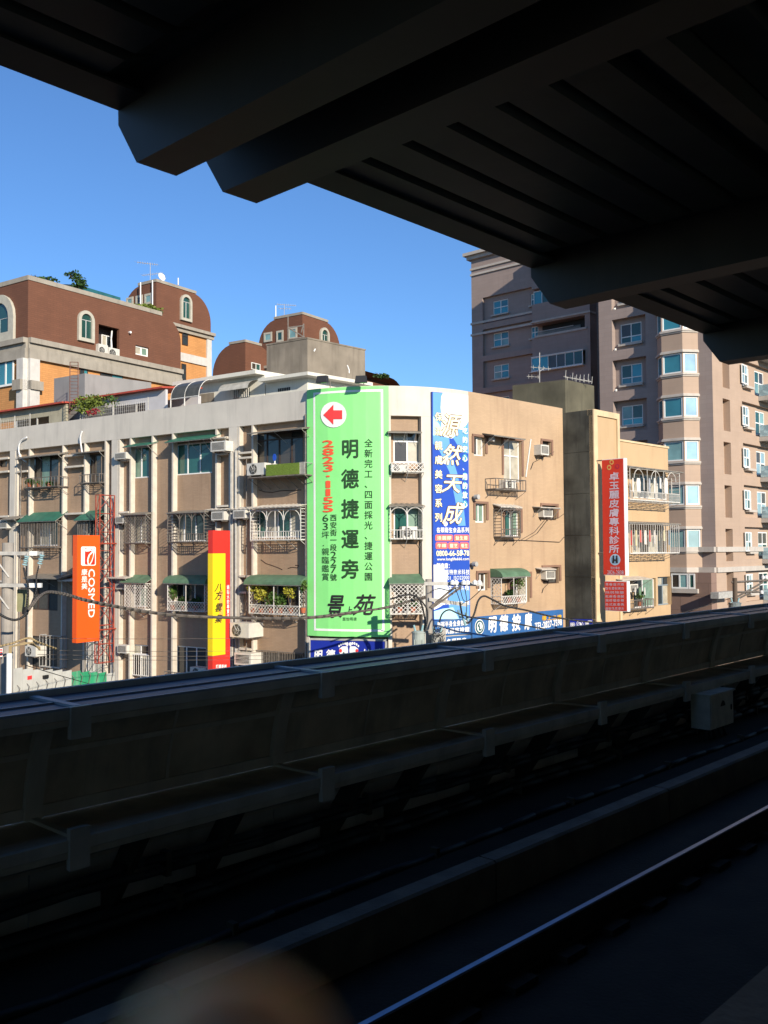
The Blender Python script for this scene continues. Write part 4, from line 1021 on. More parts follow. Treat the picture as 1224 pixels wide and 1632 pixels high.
m_crm2 = M('cream_band', (.60, .46, .28), .7, .1, 2, streak=.3)
zt1 = f1.hit(950, 653)[1]; zt2 = f2.hit(1030, 709)[1]
segs = [zt1 - k * 2.0 for k in range(9)]
for k in range(8):
    o = MB(); o.obox(A0 + Vector((0, 0, segs[k + 1])), (A1 - A0), nR2.cross(Vector((0, 0, 1))) * .0 + tR2 * .2, (0, 0, 1.985)); o.build('side_wall_panel', m_stain, b2)
o = MB(); o.obox(A0 + tR2 * .201 + Vector((0, 0, 0)) - nR2 * 0, (A1 - A0) - sd * .02, tR2 * (s_d - .25), (0, 0, zt1 - .05)); o.build('stair_core', m_tan2, b2)
o = MB(); f1.slab(o, 0, s_d, zt1 - .28, zt1, -.3, .06); f1.slab(o, -.0, .34, 0, zt1 - .282, -.2, .06); f1.slab(o, s_d - .22, s_d, 0, zt1 - .282, -.2, .06); o.build('frame_band', m_crm2, b2)
W2 = [(1003, 757, 1060, 795, 4, 0, m_white, [m_curt, m_glass]), (1003, 846, 1060, 882, 4, 0, m_white, [m_curt, m_glb]), (1004, 922, 1040, 968, 2, 0, m_white, [m_glass, m_curtg]), (1043, 919, 1065, 964, 2, .7, M('slate_frame', (.22, .27, .30), .5), [m_glass, m_curt])]
ops = [f2.R(*w_[:4], -.2) for w_ in W2]
o = MB(); f2.wall(o, 0, s_e, 0, zt2, 0, ops, .26); o.build('wall', m_tan2, b2)
for w_, b in zip(W2, ops): window(b2, f2, b, -.2, *w_[4:])
o = MB(); f2.slab(o, 0, s_e + .05, zt2 - .02, zt2 + .08, -.3, .05); o.build('coping', m_crm2, b2)
o = MB(); o.obox(A3 + tR2 * .02 - nR2 * 9, tR2 * (s_e - .04), nR2 * 8.6, (0, 0, zt2 - .3)); o.build('rear_body', m_tan2, b2)
o = MB(); o.obox(A4 - nR2 * 9, nR2 * 9, tR2 * -.02, (0, 0, zt2)); o.build('end_wall', m_tan2, b2)
awning(f2, 1002, 1090, 748, .1, 1.1, m_gaw, base=0, parent=b2, label='green grey flat awning'); cage(f2, (1004, 750, 1083, 799), 1.0, m_ironw, 'arch', base=0, parent=b2)
awning(f2, 1003, 1086, 834, .1, 1.1, m_gaw, base=0, parent=b2); cage(f2, (1004, 836, 1082, 882), 1.0, m_ironw, 'bars', base=0, parent=b2, step=.22)
awning(f2, 992, 1040, 924, .12, .8, m_caw, base=0, parent=b2); cage(f2, (1003, 956, 1042, 970), .5, m_iron, 'bars', base=0, parent=b2, step=.16)
random.seed(21)
hc = [(.45, .05, .04), (.6, .56, .5), (.5, .4, .05), (.5, .12, .1), (.65, .62, .58), (.12, .2, .12), (.4, .42, .45), (.55, .5, .3), (.1, .15, .2)]
cn = ['red', 'cream', 'mustard', 'brick red', 'white', 'dark green', 'grey', 'straw yellow', 'navy']
spots = []
for (row, y, x0, dx, n) in (('upper', 762, 1008, 8.8, 8), ('middle', 845, 1006, 7.4, 9), ('lowest', 936, 1012, 7.5, 3)):
    for k in range(n):
        ci = random.randrange(9) if row != 'upper' else random.choice((1, 4, 6, 4)); x = x0 + k * dx; out = .55; s, z = f2.hit(x, y, out)
        wd = random.uniform(.16, .27); hh = random.uniform(.55, .95) if row != 'lowest' else .4; o = MB()
        P0_ = f2.P(s, z, out); D_ = tR2 * wd + nR2 * random.uniform(-.08, .08)
        o.extr([P0_ - D_ * .3, P0_ + D_ * .3, P0_ + D_ * .5 - Vector((0, 0, hh * .25)), P0_ + D_ * .45 - Vector((0, 0, hh)), P0_ - D_ * .45 - Vector((0, 0, hh * .96)), P0_ - D_ * .5 - Vector((0, 0, hh * .25))], nR2 * .03)
        pos = ('first', 'second', 'third', 'fourth', 'fifth', 'sixth', 'seventh', 'eighth', 'ninth')[k]
        g_ = o.build('hanging_garment', M('cloth_' + cn[ci].replace(' ', '_'), hc[ci], .9, .15, 5)); tag(g_, '%s garment hanging %s from the left in the %s laundry cage' % (cn[ci], pos, row), 'clothing', 'laundry hung in the window cages')
potplant(f2.P(*(f2.hit(1020, 966, .3) + (.3,))), .55, (.25, .2, .22), m_leaf, 'green plant in the lowest cage of the side building', 120, .1)
acunit(f2, (1004, 931, 1017, 943), 0, .4, 'box', 'air conditioner above the lowest cage of the side building')

# red clinic sign and the little board under it
def redsign(label, xi, xo, y0, y1, footx, th):
    sf = f1.hit(footx, 850, 0)[0]; F = f1.P(sf, 0, 0); ln = Surf([F, F + nR2 * 5]); a = ln.hit(xi, 850)[0]; b = ln.hit(xo, 850)[0]
    PA, PB = ln.P(a, 0), ln.P(b, 0); S = Surf([PA, PB]); xm = (xi + xo) / 2
    z1, z0 = S.hit(xm, y0)[1], S.hit(xm, y1)[1]
    t = thing('clinic_sign', label, 'sign', (PA.x, PA.y, z0))
    o = MB(); S.slab(o, .02, S.L[-1] - .0, z0, z1, -th, -.006); o.build('sign_case', p_wht, t)
    o = MB(); S.slab(o, 0, S.L[-1] - .03, z0 + .03, z1 - .03, -.002, .006); o.build('sign_face', m_red2, t); return t, S
t, RS = redsign('tall red clinic sign with white lettering and round emblem on the side building', 961, 996, 731, 917, 951, .3)
lav = M('print_pale_lavender', (.62, .52, .60), .5)
vtext(t, RS, '卓玉麗皮膚專科診所', (971, 752, 987, 882), lav, .012, size=13.2, off=.02)
shape(t, RS, ell(980.5, 892, 8.5, 9), M('print_sky', (.38, .55, .68), .5), .012, 'emblem_disc')
shape(t, RS, ell(980.5, 892, 6.2, 6.6), M('print_sky2', (.22, .38, .55), .5), .016, 'emblem_disc')
shape(t, RS, [(976.8, 888), (979, 888), (979.6, 891.5), (981.6, 891.5), (982.2, 888), (984.4, 888), (985, 897.5), (982, 897.5), (981.5, 894), (979.6, 894), (979, 897.5), (976, 897.5)], p_blk, .02, 'emblem_figures')
for x in (978, 983.3): shape(t, RS, ell(x, 886.6, 1.4, 1.4, 10), p_blk, .02, 'emblem_head')
htext(t, RS, '預約專線', (973, 903, 988, 907.5), lav, .012, .0, cjk=True); htext(t, RS, '2826-2838', (968, 909, 994, 915.5), lav, .012, .0)
och = M('print_gold', (.65, .36, .10), .5)
for cx, cy, m_ in ((975, 736.5, och), (984, 743.5, M('print_crimson', (.45, .02, .05), .5)), (971, 745, och)):
    shape(t, RS, ell(cx, cy, 3.6, 4.2, 14), m_, .012, 'flower_print'); shape(t, RS, ell(cx, cy, 1.8, 2.1, 10), m_red2, .016, 'flower_print')
t2, RS2 = redsign('small red board with rows of tiny white characters hanging below the clinic sign', 962.5, 998, 926, 974, 951, .25)
rows = ['青春痘汗斑', '脫毛雷射美白', '除斑除皺', '乾癬香港腳', '濕疹藥疹蕁', '各式皮膚病', '過敏性皮膚炎']
for k, rr_ in enumerate(rows): htext(t2, RS2, rr_, (964.5, 929 + k * 6.4, 995, 933.6 + k * 6.4), lav, .012, .0, slope=.0, cjk=True)
for z in (0.2, 4.6): MB().bar(Vector((RS.p[0].x, RS.p[0].y, 9.6 + z)), Vector((RS.p[0].x, RS.p[0].y, 9.6 + z)) - nR2 * .3, .03).build('sign_arm', m_iron, t)
# small dark blue sign with emblem at the foot of the stained wall
s1_ = Surf([A0 + sd * .0 - tR * 0, A1 + tR2 * 0]); 
q0, q1 = at(908, 990, 43.6), at(944, 990, 43.2)
SS = Surf([q0, q1]); t = thing('small_emblem_sign', 'small dark blue sign with round emblem before the stained wall', 'sign', (q0.x, q0.y, 6))
z1, z0 = SS.hit(926, 987)[1], SS.hit(926, 1008)[1]; o = MB(); SS.slab(o, 0, SS.L[-1], z0, z1, -.12, 0); o.build('board', m_sdblue, t)
vtext(t, SS, '明', (909, 991, 916, 1002), p_wht, .012, size=9, off=.02); vtext(t, SS, '德', (932, 990, 939, 1001), p_wht, .012, size=9, off=.02); logo(t, SS, 924, 996, 6, 6.6, m_sdblue)
o = MB()
for k in range(5): SS.slab(o, SS.L[-1] - .2, SS.L[-1] - .02, z1 - .15 - .2 * k, z1 - .05 - .2 * k, .002, .01)
o.build('print_shape', p_wht, t)
o = MB(); SS.slab(o, .1, SS.L[-1] - .1, z0 - 3, z0 - .002, -.1, -.05); o.build('sign_post', m_iron, t)

# ------------------------------------------------------------------ mauve tower
uT = Vector((.75, -.661, 0)).normalized(); nT = Vector((uT.y, -uT.x, 0))     # left hand faces, walking left to right
vT = Vector((.683, .73, 0)).normalized(); nV = Vector((vT.y, -vT.x, 0))
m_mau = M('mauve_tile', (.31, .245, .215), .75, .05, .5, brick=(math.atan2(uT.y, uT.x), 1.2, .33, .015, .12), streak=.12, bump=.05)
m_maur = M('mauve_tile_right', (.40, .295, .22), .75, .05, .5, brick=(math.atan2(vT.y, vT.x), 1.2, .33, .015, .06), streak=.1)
m_mst = M('mauve_stone', (.25, .165, .13), .75, .06, .8, brick=(math.atan2(vT.y, vT.x), 1.3, .95, .02, .35))
m_ledge = M('pale_stone_trim', (.45, .41, .36), .7, .08, 2, streak=.2)
m_teal = M('sky_teal_window_glass', (.05, .26, .30), .12, .25, .35, spec=.9, metal=.25)  # teal base carries the reflected sky
m_teald = M('dark_green_window_glass', (.02, .07, .06), .12, .3, .4, spec=.8)
m_paleg = M('pale_reflecting_glass', (.35, .5, .55), .1, .2, .8, spec=.9, metal=.3)
m_tfr = M('pale_window_frame', (.72, .73, .70), .5, .05, 3)
FH = 3.1
m_tealc = M('teal_glass_with_curtain', (.18, .33, .33), .2, .25, 1.2, spec=.7); m_tealb = M('teal_glass_deep', (.03, .16, .20), .1, .3, .5, spec=.9)
VAR['sky_teal_window_glass'] = [m_teal, m_tealb, m_tealc, m_tealb]; VAR['dark_green_window_glass'] = [m_teald, m_tealc, m_glb]
random.seed(9)
LBa = at(755.5, 876, 90.0); LBa.z = 0; LB = Surf([LBa, LBa + uT * 16.2])
RBb = at(1141, 876, 64.75); RBb.z = 0; r0 = Surf([RBb - uT * 10, RBb]); sA = r0.hit(957, 700)[0]; RBa = RBb - uT * (10 - sA)
RA = Surf([RBa, RBb]); RB = Surf([RBb, RBb + vT * 26])
tw = thing('apartment_tower', 'mauve tiled high rise tower with teal windows rising behind the right side', 'building', (RBb.x, RBb.y, 0))
ZTL = LB.hit(765, 405)[1]; ZTR = 10 + 31.2
# left block
bayx0, bayx1 = LB.hit(857, 560)[0], LB.hit(949, 560)[0]
ops = []; rec = []; niches = []
zc0 = LB.hit(795, 489)[1]
for k in range(-1, 12):
    zc = zc0 - k * FH
    a, b = LB.hit(783, 489)[0], LB.hit(807, 489)[0]; c, d = LB.hit(843, 475)[0], bayx0 - .1
    if k == -1: ops_ = [(LB.hit(829, 430)[0], LB.hit(846, 430)[0], zc - .9, zc + .9)]
    else: ops_ = [(a, b, zc - .62, zc + .72), (c, d, zc - .45, zc + .65)]
    for o_ in ops_:
        if o_[2] > .5: ops.append(o_); rec.append((o_, k))
# shallow storey recess: the wall stands back between x 769 and the bay on alternate storeys
o = MB(); LB.wall(o, 0, LB.L[-1], 0, ZTL, -.3, ops, .2); o.build('wall', m_mau, tw)
rx = LB.hit(769, 500)[0]
o = MB(); LB.slab(o, 0, rx, 0, zc0 + 1.2, -.3, 0)
for k in range(0, 12, 1):
    zb_ = zc0 - k * FH - 1.35
    LB.slab(o, rx + .002, bayx0, zb_ - .55, zb_, -.298, -.002)
LB.slab(o, 0, LB.L[-1], zc0 + 1.202, ZTL - .05, -.3, 0)
o.build('wall_band', m_mau, tw)
for o_, k in rec: window(tw, LB, (o_[0], o_[1], o_[2], o_[3]), -.42, 2, .5, m_tfr, [m_teal, m_teald] if k % 2 else [m_teal], fw=.08)
for o_, k in rec:
    o = MB(); LB.slab(o, o_[0] - .15, o_[1] + .15, o_[2] - .14, o_[2] - .002, -.3, -.08); o.build('sill', m_ledge, tw)
for y in (512, 530, 424, 433):
    z = LB.hit(775, y)[1]
    o = MB(); LB.slab(o, -.08, (bayx0 - .05) if y > 500 else LB.L[-1], z - .12, z + .08, .004, .12); o.build('string_course', m_ledge, tw)
o = MB(); LB.slab(o, -.6, LB.L[-1], ZTL - .05, ZTL + .25, -.6, .6); LB.slab(o, -.35, LB.L[-1], ZTL - .4, ZTL - .052, -.4, .3); o.build('cornice', m_ledge, tw)
# projecting enclosed balcony stack of the left block
BY = .9
o = MB()
for k in range(0, 12):
    z = zc0 - k * FH
    LB.slab(o, bayx0, bayx1, z - 1.9 - .7, z - .75, -.3, BY)
LB.slab(o, bayx1 - .5, bayx1, 0, zc0 + 4, -.29, BY - .004)
LB.slab(o, bayx0, bayx1, zc0 + .65, zc0 + 4, -.3, BY)
o.build('balcony_wall', m_mau, tw)
o = MB(); LB.slab(o, bayx0 - .1, bayx1 + .1, zc0 - FH + .62, zc0 - FH + .77, 0, BY + .12); LB.slab(o, bayx0 + .3, bayx1 - .3, zc0 - FH - .78, zc0 - FH - .6, BY - .3, BY + .1); o.build('balcony_trim', m_ledge, tw)
for k in range(0, 12):
    z = zc0 - k * FH
    b = (bayx0 + .05, bayx1 - .6, z - .74, z + .48)
    if k != 1: window(tw, LB, b, BY + .22 if k == 2 else BY - .3, 6, 0, m_tfr, [m_teald, m_teal])
o = MB(); LB.slab(o, bayx0 + .04, bayx1 - .58, zc0 - 2 * FH - .84, zc0 - 2 * FH - .74, BY, BY + .34); LB.slab(o, bayx0 + .04, bayx1 - .58, zc0 - 2 * FH + .48, zc0 - 2 * FH + .55, BY, BY + .34); o.build('window_box', m_tfr, tw)
o = MB(); LB.slab(o, bayx0 + .4, bayx1 - .5, zc0 - FH - .75, zc0 - FH + .6, -.25, -.2); o.build('balcony_shade', m_black, tw)  # black sheet standing in for the shade inside the open balcony
random.seed(5)
o = MB()
for k in range(44): s_ = bayx0 + .5 + k * .1; o.bar(LB.P(s_, zc0 - FH - .6, BY - .1), LB.P(s_ + .06, zc0 - FH - .25, BY - .1), .02, 3); o.bar(LB.P(s_ + .1, zc0 - FH - .6, BY - .1), LB.P(s_ + .04, zc0 - FH - .25, BY - .1), .02, 3)
LB.slab(o, bayx0 + .5, bayx1 - 1.7, zc0 - FH - .25, zc0 - FH - .2, BY - .13, BY - .07); o.build('balcony_lattice', m_ledge, tw)
# left block end / rear
o = MB(); o.obox(LBa - nT * 12 + uT * .01, uT * 16, nT * 11.5, (0, 0, ZTL - .1)); o.build('rear_body', m_mau, tw)

# right block: face towards the station with recessed window bays, hexagonal bay, then the sunlit face
zr0 = RA.hit(1006, 594)[1]
na, nb_ = RA.hit(976.5, 600)[0], RA.hit(1030, 600)[0]; wa, wb = RA.hit(990, 594, -.5)[0], RA.hit(1023.5, 594, -.5)[0]
nops = []
for k in range(-6, 7):
    zc = zr0 - k * FH
    if zc > 3 and zc < ZTR - 1: nops.append((na, nb_, zc - 1.25, zc + 1.1, k))
o = MB(); RA.wall(o, 0, RA.L[-1], 0, ZTR, 0, nops, .5); o.build('wall', m_mau, tw)
for q in nops:
    zc = (q[2] + q[3]) / 2 + .1; ww = (wa, wb, zc - .75, zc + .72)
    o = MB(); RA.wall(o, q[0] - .01, q[1] + .01, q[2] - .01, q[3] + .01, -.5, [ww], .12); o.build('niche_wall', m_mau, tw)
    window(tw, RA, ww, -.6, 2, .33, m_tfr, [m_teald, m_teal] if q[4] % 2 else [m_teal, m_teald], fw=.07)
    o = MB(); RA.slab(o, wa - .12, wb + .12, ww[2] - .2, ww[2] - .003, -.5, -.28); o.build('sill', m_ledge, tw)
    sp = RA.P(wa - .3, ww[2] - .35, -.3); o = MB(); o.bar(sp, sp + nT * .22 - Vector((0, 0, .1)), .06, 8); o.bar(sp, sp - Vector((0, 0, .25)), .045, 6); o.build('outlet_pipe', m_tfr, tw)
# hexagonal bay
h0, h1, h2, h3 = RA.hit(1049, 650, 0)[0], RA.hit(1056, 650, .9)[0], RA.hit(1089.5, 650, .9)[0], RA.hit(1104, 650, 0)[0]
HB = Surf([RA.P(h0, 0, 0), RA.P(h1, 0, .9), RA.P(h2, 0, .9), RA.P(h2 + .75, 0, .0)])
zb0 = HB.hit(1073, 580)[1]; ops = []; rr = []
l1, l2, l3 = HB.L[1], HB.L[2], HB.L[3]
for k in range(-6, 5):
    zc = zb0 - k * 3.12
    if 1 < zc < ZTR:
        for a, b, n in ((.1, l1 - .06, 1), (l1 + .06, l2 - .06, 1), (l2 + .06, l3 - .1, 1)): ops.append((a, b, zc - .68, zc + .72)); rr.append((ops[-1], k, a))
zbelt = RB.hit(1150, 912)[1]; ops = [q for q in ops if q[2] > zbelt]; rr = [q for q in rr if q[0][2] > zbelt]
o = MB(); HB.wall(o, 0, l3, zbelt, ZTR, 0, ops, .1); o.build('bay_wall', m_maur, tw)
for q, k, a in rr:
    mt = [m_teal] if a < l2 and k < 2 else ([m_teald] if a < l2 else [m_paleg])
    window(tw, HB, q, -.08, 1, 0, m_tfr, mt, fw=.09)
for k in range(-6, 5):
    zc = zb0 - k * 3.12
    if zbelt + .9 < zc < ZTR:
        for zz in (zc - .86, zc + .74): 
            o = MB(); HB.slab(o, 0, l3, zz, zz + .12, -.1, .14); HB.slab(o, 0, l3, zz + (.121 if zz > zc else -.1), zz + (.2 if zz > zc else -.001), -.1, .07); o.build('bay_ledge', m_ledge, tw)
# belts low on both faces
for S_, e in ((RA, h0), (RB, 26)):
    zt_ = S_.hit(1165 if S_ is RB else 1120, 871)[1]
for S_, s_0, s_1 in ((RA, 0, RA.L[-1]), (HB, 0, l3), (RB, .003, 25.9)):
    for (ya, yb) in ((871.5, 879.5), (904, 912)):
        z1, z0 = RB.hit(1150, ya)[1], RB.hit(1150, yb)[1]; o = MB(); S_.slab(o, s_0, s_1, z0, z1, .004, .35 if S_ is RA else .12); o.build('belt_course', m_ledge, tw)
zbt = RB.hit(1150, 871.5)[1]
o = MB(); RA.slab(o, h0 - .3, RA.L[-1], 0, zbelt - .01, 0, .92); o.build('base_wall', m_mst, tw)
b = RA.R(1070, 914, 1108, 938, .92)
window(tw, RA, (b[0], b[0] + (b[1] - b[0]) * .72, b[2], b[3]), .925, 2, 0, m_tfr, [m_teald], fw=.1); window(tw, RA, (b[0] + (b[1] - b[0]) * .74, b[1], b[2], b[3]), .925, 1, 0, m_tfr, [m_teald], fw=.1)
o = MB(); RA.slab(o, b[0] - .2, b[1] + .25, b[2] - .3, b[2] - .003, .921, 1.15); o.build('sill', m_ledge, tw)
# sunlit face
zs0 = RB.hit(1157, 658)[1]; ops = []; sl_ = (RB.hit(1152, 650)[0], RB.hit(1163.5, 650)[0]); ng = (RB.hit(1183, 660)[0], 25.0)
rows_ = []
for k in range(-7, 8):
    zc = zs0 - k * FH
    if 1.5 < zc < ZTR: ops.append((sl_[0], sl_[1], zc - 1.3, zc + 1.0)); rows_.append(zc)
nop = [(ng[0], ng[1], zc - 1.2, zc + 1.18) for zc in rows_]
o = MB(); RB.wall(o, 0, RB.L[-1], 0, ZTR, 0, ops + nop, .5); o.build('wall', m_maur, tw)
for q in ops:
    o = MB(); RB.wall(o, q[0] - .01, q[1] + .01, q[2] - .01, q[3] + .01, -.5); o.build('niche_wall', m_maur, tw)
wx0, wx1 = RB.hit(1184.5, 660, -.3)[0], RB.hit(1194.5, 660, -.3)[0]
for zc in rows_:
    wws = [(wx0, wx1, zc - .62, zc + .80), (wx1 + 1.1, wx1 + 2.9, zc - 1.0, zc + .85)]
    for k_ in range(1, 4): wws.append((wx0 + 5.6 * k_, wx1 + 5.6 * k_, zc - .62, zc + .8))
    o = MB(); RB.wall(o, ng[0] - .01, ng[1] + .01, zc - 1.21, zc + 1.19, -.3, wws, .1); o.build('niche_wall', m_maur, tw)
    for i, ww in enumerate(wws): window(tw, RB, ww, -.38, 2, .5, m_tfr, [m_teald, m_glass, m_paleg], fw=.09)
    # open casement
    c0 = RB.P(wx0 - .04, 0, .04); c1 = RB.P(wx0 - 1.25, 0, .12)
    CS = Surf([c1, c0]); window(tw, CS, (0, CS.L[-1], zc - .62, zc + .80), 0, 2, .5, m_tfr, [m_paleg, m_teald], fw=.09, label='casement standing open')
    o = MB(); RB.slab(o, wx0 - .1, wx1 + .25, zc - .8, zc - .624, -.3, .05); o.build('sill', m_ledge, tw)
    b0, b1 = wx1 + 1.0, wx1 + 4.2
    o = MB(); RB.slab(o, b0, b1, zc - 1.55, zc - 1.22, 0.004, 1.0); o.build('balcony_slab', m_ledge, tw)
    o = MB(); RB.slab(o, b0 + .03, b1, zc - 1.2, zc - .35, .93, .95); RB.slab(o, b0 + .03, b0 + .06, zc - 1.2, zc - .35, .05, .93); o.build('balcony_glass', m_paleg, tw)
    o = MB(); o.bar(RB.P(b0, zc - .32, .94), RB.P(b1, zc - .32, .94), .03); o.bar(RB.P(b0, zc - .6, .97), RB.P(b1, zc - .6, .97), .02)
    for k_ in range(5): o.bar(RB.P(b0 + .1 + k_ * .7, zc - 1.2, .97), RB.P(b0 + .1 + k_ * .7, zc - .32, .97), .02)
    o.build('balcony_rail', m_iron, tw)
o = MB(); o.obox(RBa + uT * .02 - nT * 13 + nT * .0, uT * (RA.L[-1] - .6), nT * 12.3, (0, 0, ZTR - .05)); o.obox(RBb + vT * .6 - nV * 9.0, vT * 25, nV * 8.3, (0, 0, ZTR - .02)); o.build('rear_body', m_mau, tw)
o = MB(); o.obox(RBa - nT * 13, nT * 13, -uT * -.02, (0, 0, ZTR)); o.build('end_wall', m_mau, tw)
sg = thing('wall_awning_box', 'grey canopy box on the tower wall beside the right utility pole', 'canopy', RB.P(2.4, 6, 0)); b = RB.R(1143, 943, 1170, 953, .8)
o = MB(); RB.slab(o, b[0], b[1], b[2], b[3], .34, .9); o.build('canopy_box', m_galv, sg)

# ------------------------------------------------------------------ brown brick houses behind
dR = Vector((.56, .83, 0)).normalized(); dL = Vector((-.83, .56, 0)).normalized()
m_bb = M('brown_brick', (.155, .066, .038), .8, .08, .7, brick=(math.atan2(dR.y, dR.x), .5, .14, .02, .2), streak=.2, dirt=(.09, .045, .035))
m_ob = M('orange_brick', (.55, .26, .09), .8, .07, .7, brick=(math.atan2(dR.y, dR.x), .5, .14, .02, .22), streak=.12)
m_mold = M('grey_moulding', (.31, .28, .23), .8, .12, 1.5, streak=.4)
def vault(par, corner, lu, lv, z0, z1, r, openR=(), openL=(), name='upper_storey', mat=None):
    """upper storey with rounded outer shoulders; u runs right-away, v left-away"""
    c = Vector((corner.x, corner.y, 0)); NS = 8
    def prof(L): 
        P = [(0, z1)] + [(L - r, z1)] + [(L - r + r * math.sin(k / NS * 1.5708), z1 - r + r * math.cos(k / NS * 1.5708)) for k in range(1, NS + 1)]
        return P
    pu, pv = prof(lu), prof(lv); o = MB()
    SR = Surf([c, c + dR * lu]); SL = Surf([c + dL * lv, c])
    def face(S, P, L, flip, ops):
        # bottom part as a pierced wall, shoulder as a polygon
        S.wall(o, 0, L, z0, z1 - r, 0, ops, .25)
        pts = [(x, z) for x, z in P if True] + [(L, z1 - r)] 
        q = [(0, z1 - r)] + pts[:-1]
        q = [(0, z1 - r)] + [(L, z1 - r)] + [p for p in P[::-1]][1:]
        o.poly([S.P((L - x) if flip else x, z) for x, z in q])
    face(SR, pu, lu, False, openR); face(SL, pv, lv, True, openL)
    hu = lambda x: z1 if x <= lu - r else z1 - r + math.sqrt(max(0, r * r - (x - lu + r) ** 2))
    hv = lambda x: z1 if x <= lv - r else z1 - r + math.sqrt(max(0, r * r - (x - lv + r) ** 2))
    us = [0] + [p[0] for p in pu[1:]]; vs = [0] + [p[0] for p in pv[1:]]
    for i in range(len(us) - 1):
        for j in range(len(vs) - 1):
            Q = [(us[i], vs[j]), (us[i + 1], vs[j]), (us[i + 1], vs[j + 1]), (us[i], vs[j + 1])]
            o.poly([c + dR * a + dL * b + Vector((0, 0, min(hu(a), hv(b)) - .001)) for a, b in Q])
    for (A, B) in ((c + dR * lu, c + dR * lu + dL * lv), (c + dR * lu + dL * lv, c + dL * lv)):
        o.poly([A + Vector((0, 0, z0)), B + Vector((0, 0, z0)), B + Vector((0, 0, z1 - r)), A + Vector((0, 0, z1 - r))])
    o.build(name, mat or m_bb, par); return SR, SL
def archwin(par, S, rect, out=0):
    a, b, z0, z1 = S.R(*rect, out); c = (a + b) / 2; r = (b - a) / 2; zz = z1 - r
    def ring(r_, bot): return [S.P(c - r_, bot, 0)] + [S.P(c - r_ * math.cos(k * math.pi / 10), zz + r_ * math.sin(k * math.pi / 10), 0) for k in range(11)] + [S.P(c + r_, bot, 0)]
    n = S.fr(c)[1]; A, B = ring(r, z0), ring(r * .66, z0 + r * .35); o = MB(); sh = n * .2
    for i in range(len(A) - 1):
        o.mesh([A[i] + sh, A[i + 1] + sh, B[i + 1] + sh, B[i] + sh, A[i], A[i + 1], B[i + 1], B[i]], [(0, 1, 2, 3), (4, 5, 1, 0), (3, 2, 6, 7)])
    o.mesh([A[0] + sh, A[-1] + sh, B[-1] + sh, B[0] + sh, A[0], A[-1]], [(0, 3, 2, 1), (0, 1, 5, 4)])
    w = o.build('window', M('window_surround', (.42, .40, .33), .7, .1, 3), par, label='arched window in pale surround')
    o = MB(); o.poly([p + n * .05 for p in B]); o.build('pane', m_paleg if False else m_teald, w)
    o = MB(); o.bar(S.P(c, z0 + r * .35, .07), S.P(c, zz, .07), .022); o.bar(S.P(c - r * .62, zz, .07), S.P(c + r * .62, zz, .07), .022); o.build('muntin', m_white, w)
# house A: the long one at the left
cA = at(44, 560, 62.0); hA = thing('brown_brick_house', 'brown brick building with rounded shoulder above orange brick, far left', 'building', (cA.x, cA.y, 0))
fr_ = Surf([cA, cA + dR * 30]); lu = fr_.hit(288, 560)[0]; z1 = fr_.hit(47, 446)[1]; z0 = fr_.hit(42, 546)[1]
recB = fr_.R(157, 519, 190, 585); wnA = fr_.R(216, 552, 237.5, 567)
SR, SL = vault(hA, cA, lu, 10, z0, z1, 1.8, [(recB[0], recB[1], z0 + .0, min(recB[3], z1 - 1.85)), wnA], [])
o = MB(); SR.wall(o, recB[0] - .02, recB[1] + .02, z0, recB[3], -1.0); o.build('balcony_shade', m_darkf, hA)  # back wall coloured dark to paint the shade of the recess
o = MB(); SR.slab(o, recB[0] + .05, recB[1] - .05, z0 + .0, z0 + .05, -1, .0); o.build('balcony_slab', m_mold, hA)
b = (recB[0] + 1.0, recB[0] + 1.9, z0 + .3, z0 + 2.0); window(hA, SR, b, -.95, 2, 0, m_white, [m_curt, m_glass])
o = MB(); o.tube([SR.P(recB[1] - .4, z0 + .6, -.3), SR.P(recB[1] - .5, z0 + 1.6, -.3), SR.P(recB[1] - .35, z0 + 2.3, -.4)], .06, 6); o.build('drain_pipe', m_white, hA, smooth=True)
window(hA, SR, wnA, -.2, 2, 0, m_tfr, [m_curt, m_curtg], fw=.12)
archwin(hA, SR, (123, 495.5, 148.5, 545)); archwin(hA, SL, (-22, 471, 25, 546))
acunit(SR, (157, 549, 172, 568), -.05, .35, 'fan', 'larger outdoor unit in the recess of the brown brick building'); acunit(SR, (173, 555, 190.5, 572), -.05, .35, 'fan', 'smaller outdoor unit at the right of the recess of the brown brick building')
cc = SR.P(SR.hit(207, 530, .1)[0], SR.hit(207, 530, .1)[1], 0); o = MB(); o.bar(cc, cc + Vector((nR.x, nR.y, 0)) * .25, .09, 8); o.build('vent', m_white, hA)
o = MB(); SR.slab(o, -.02, lu - 2.0, z1 - .01, z1 + .3, -.35, .05); SL.slab(o, 2.0, 10, z1 - .01, z1 + .3, -.35, .046); o.build('coping', m_mold, hA)
o = MB()
for (a, b_, e) in ((-.0, .35, .35), (-.36, -.001, .15), (-1.05, -.361, .22)):
    SR.slab(o, -e * .0, lu, z0 + a, z0 + b_, -.3, e); SL.slab(o, 0, 10, z0 + a, z0 + b_, -.3, e)
o.build('moulding', m_mold, hA)
o = MB(); SR.wall(o, .1, lu - .1, 0, z0 - 1.05, -.05); SL.wall(o, 0, 9.9, 0, z0 - 1.05, -.05); o.build('lower_wall', m_ob, hA)
o = MB(); SR.slab(o, 0, .75, 0, z0 - 1.051, -.3, .3); SL.slab(o, 9.3, 10, 0, z0 - 1.051, -.3, .35); o.build('corner_pillar', M('pillar_plaster', (.52, .50, .46), .75, .1, 2, streak=.3), hA)
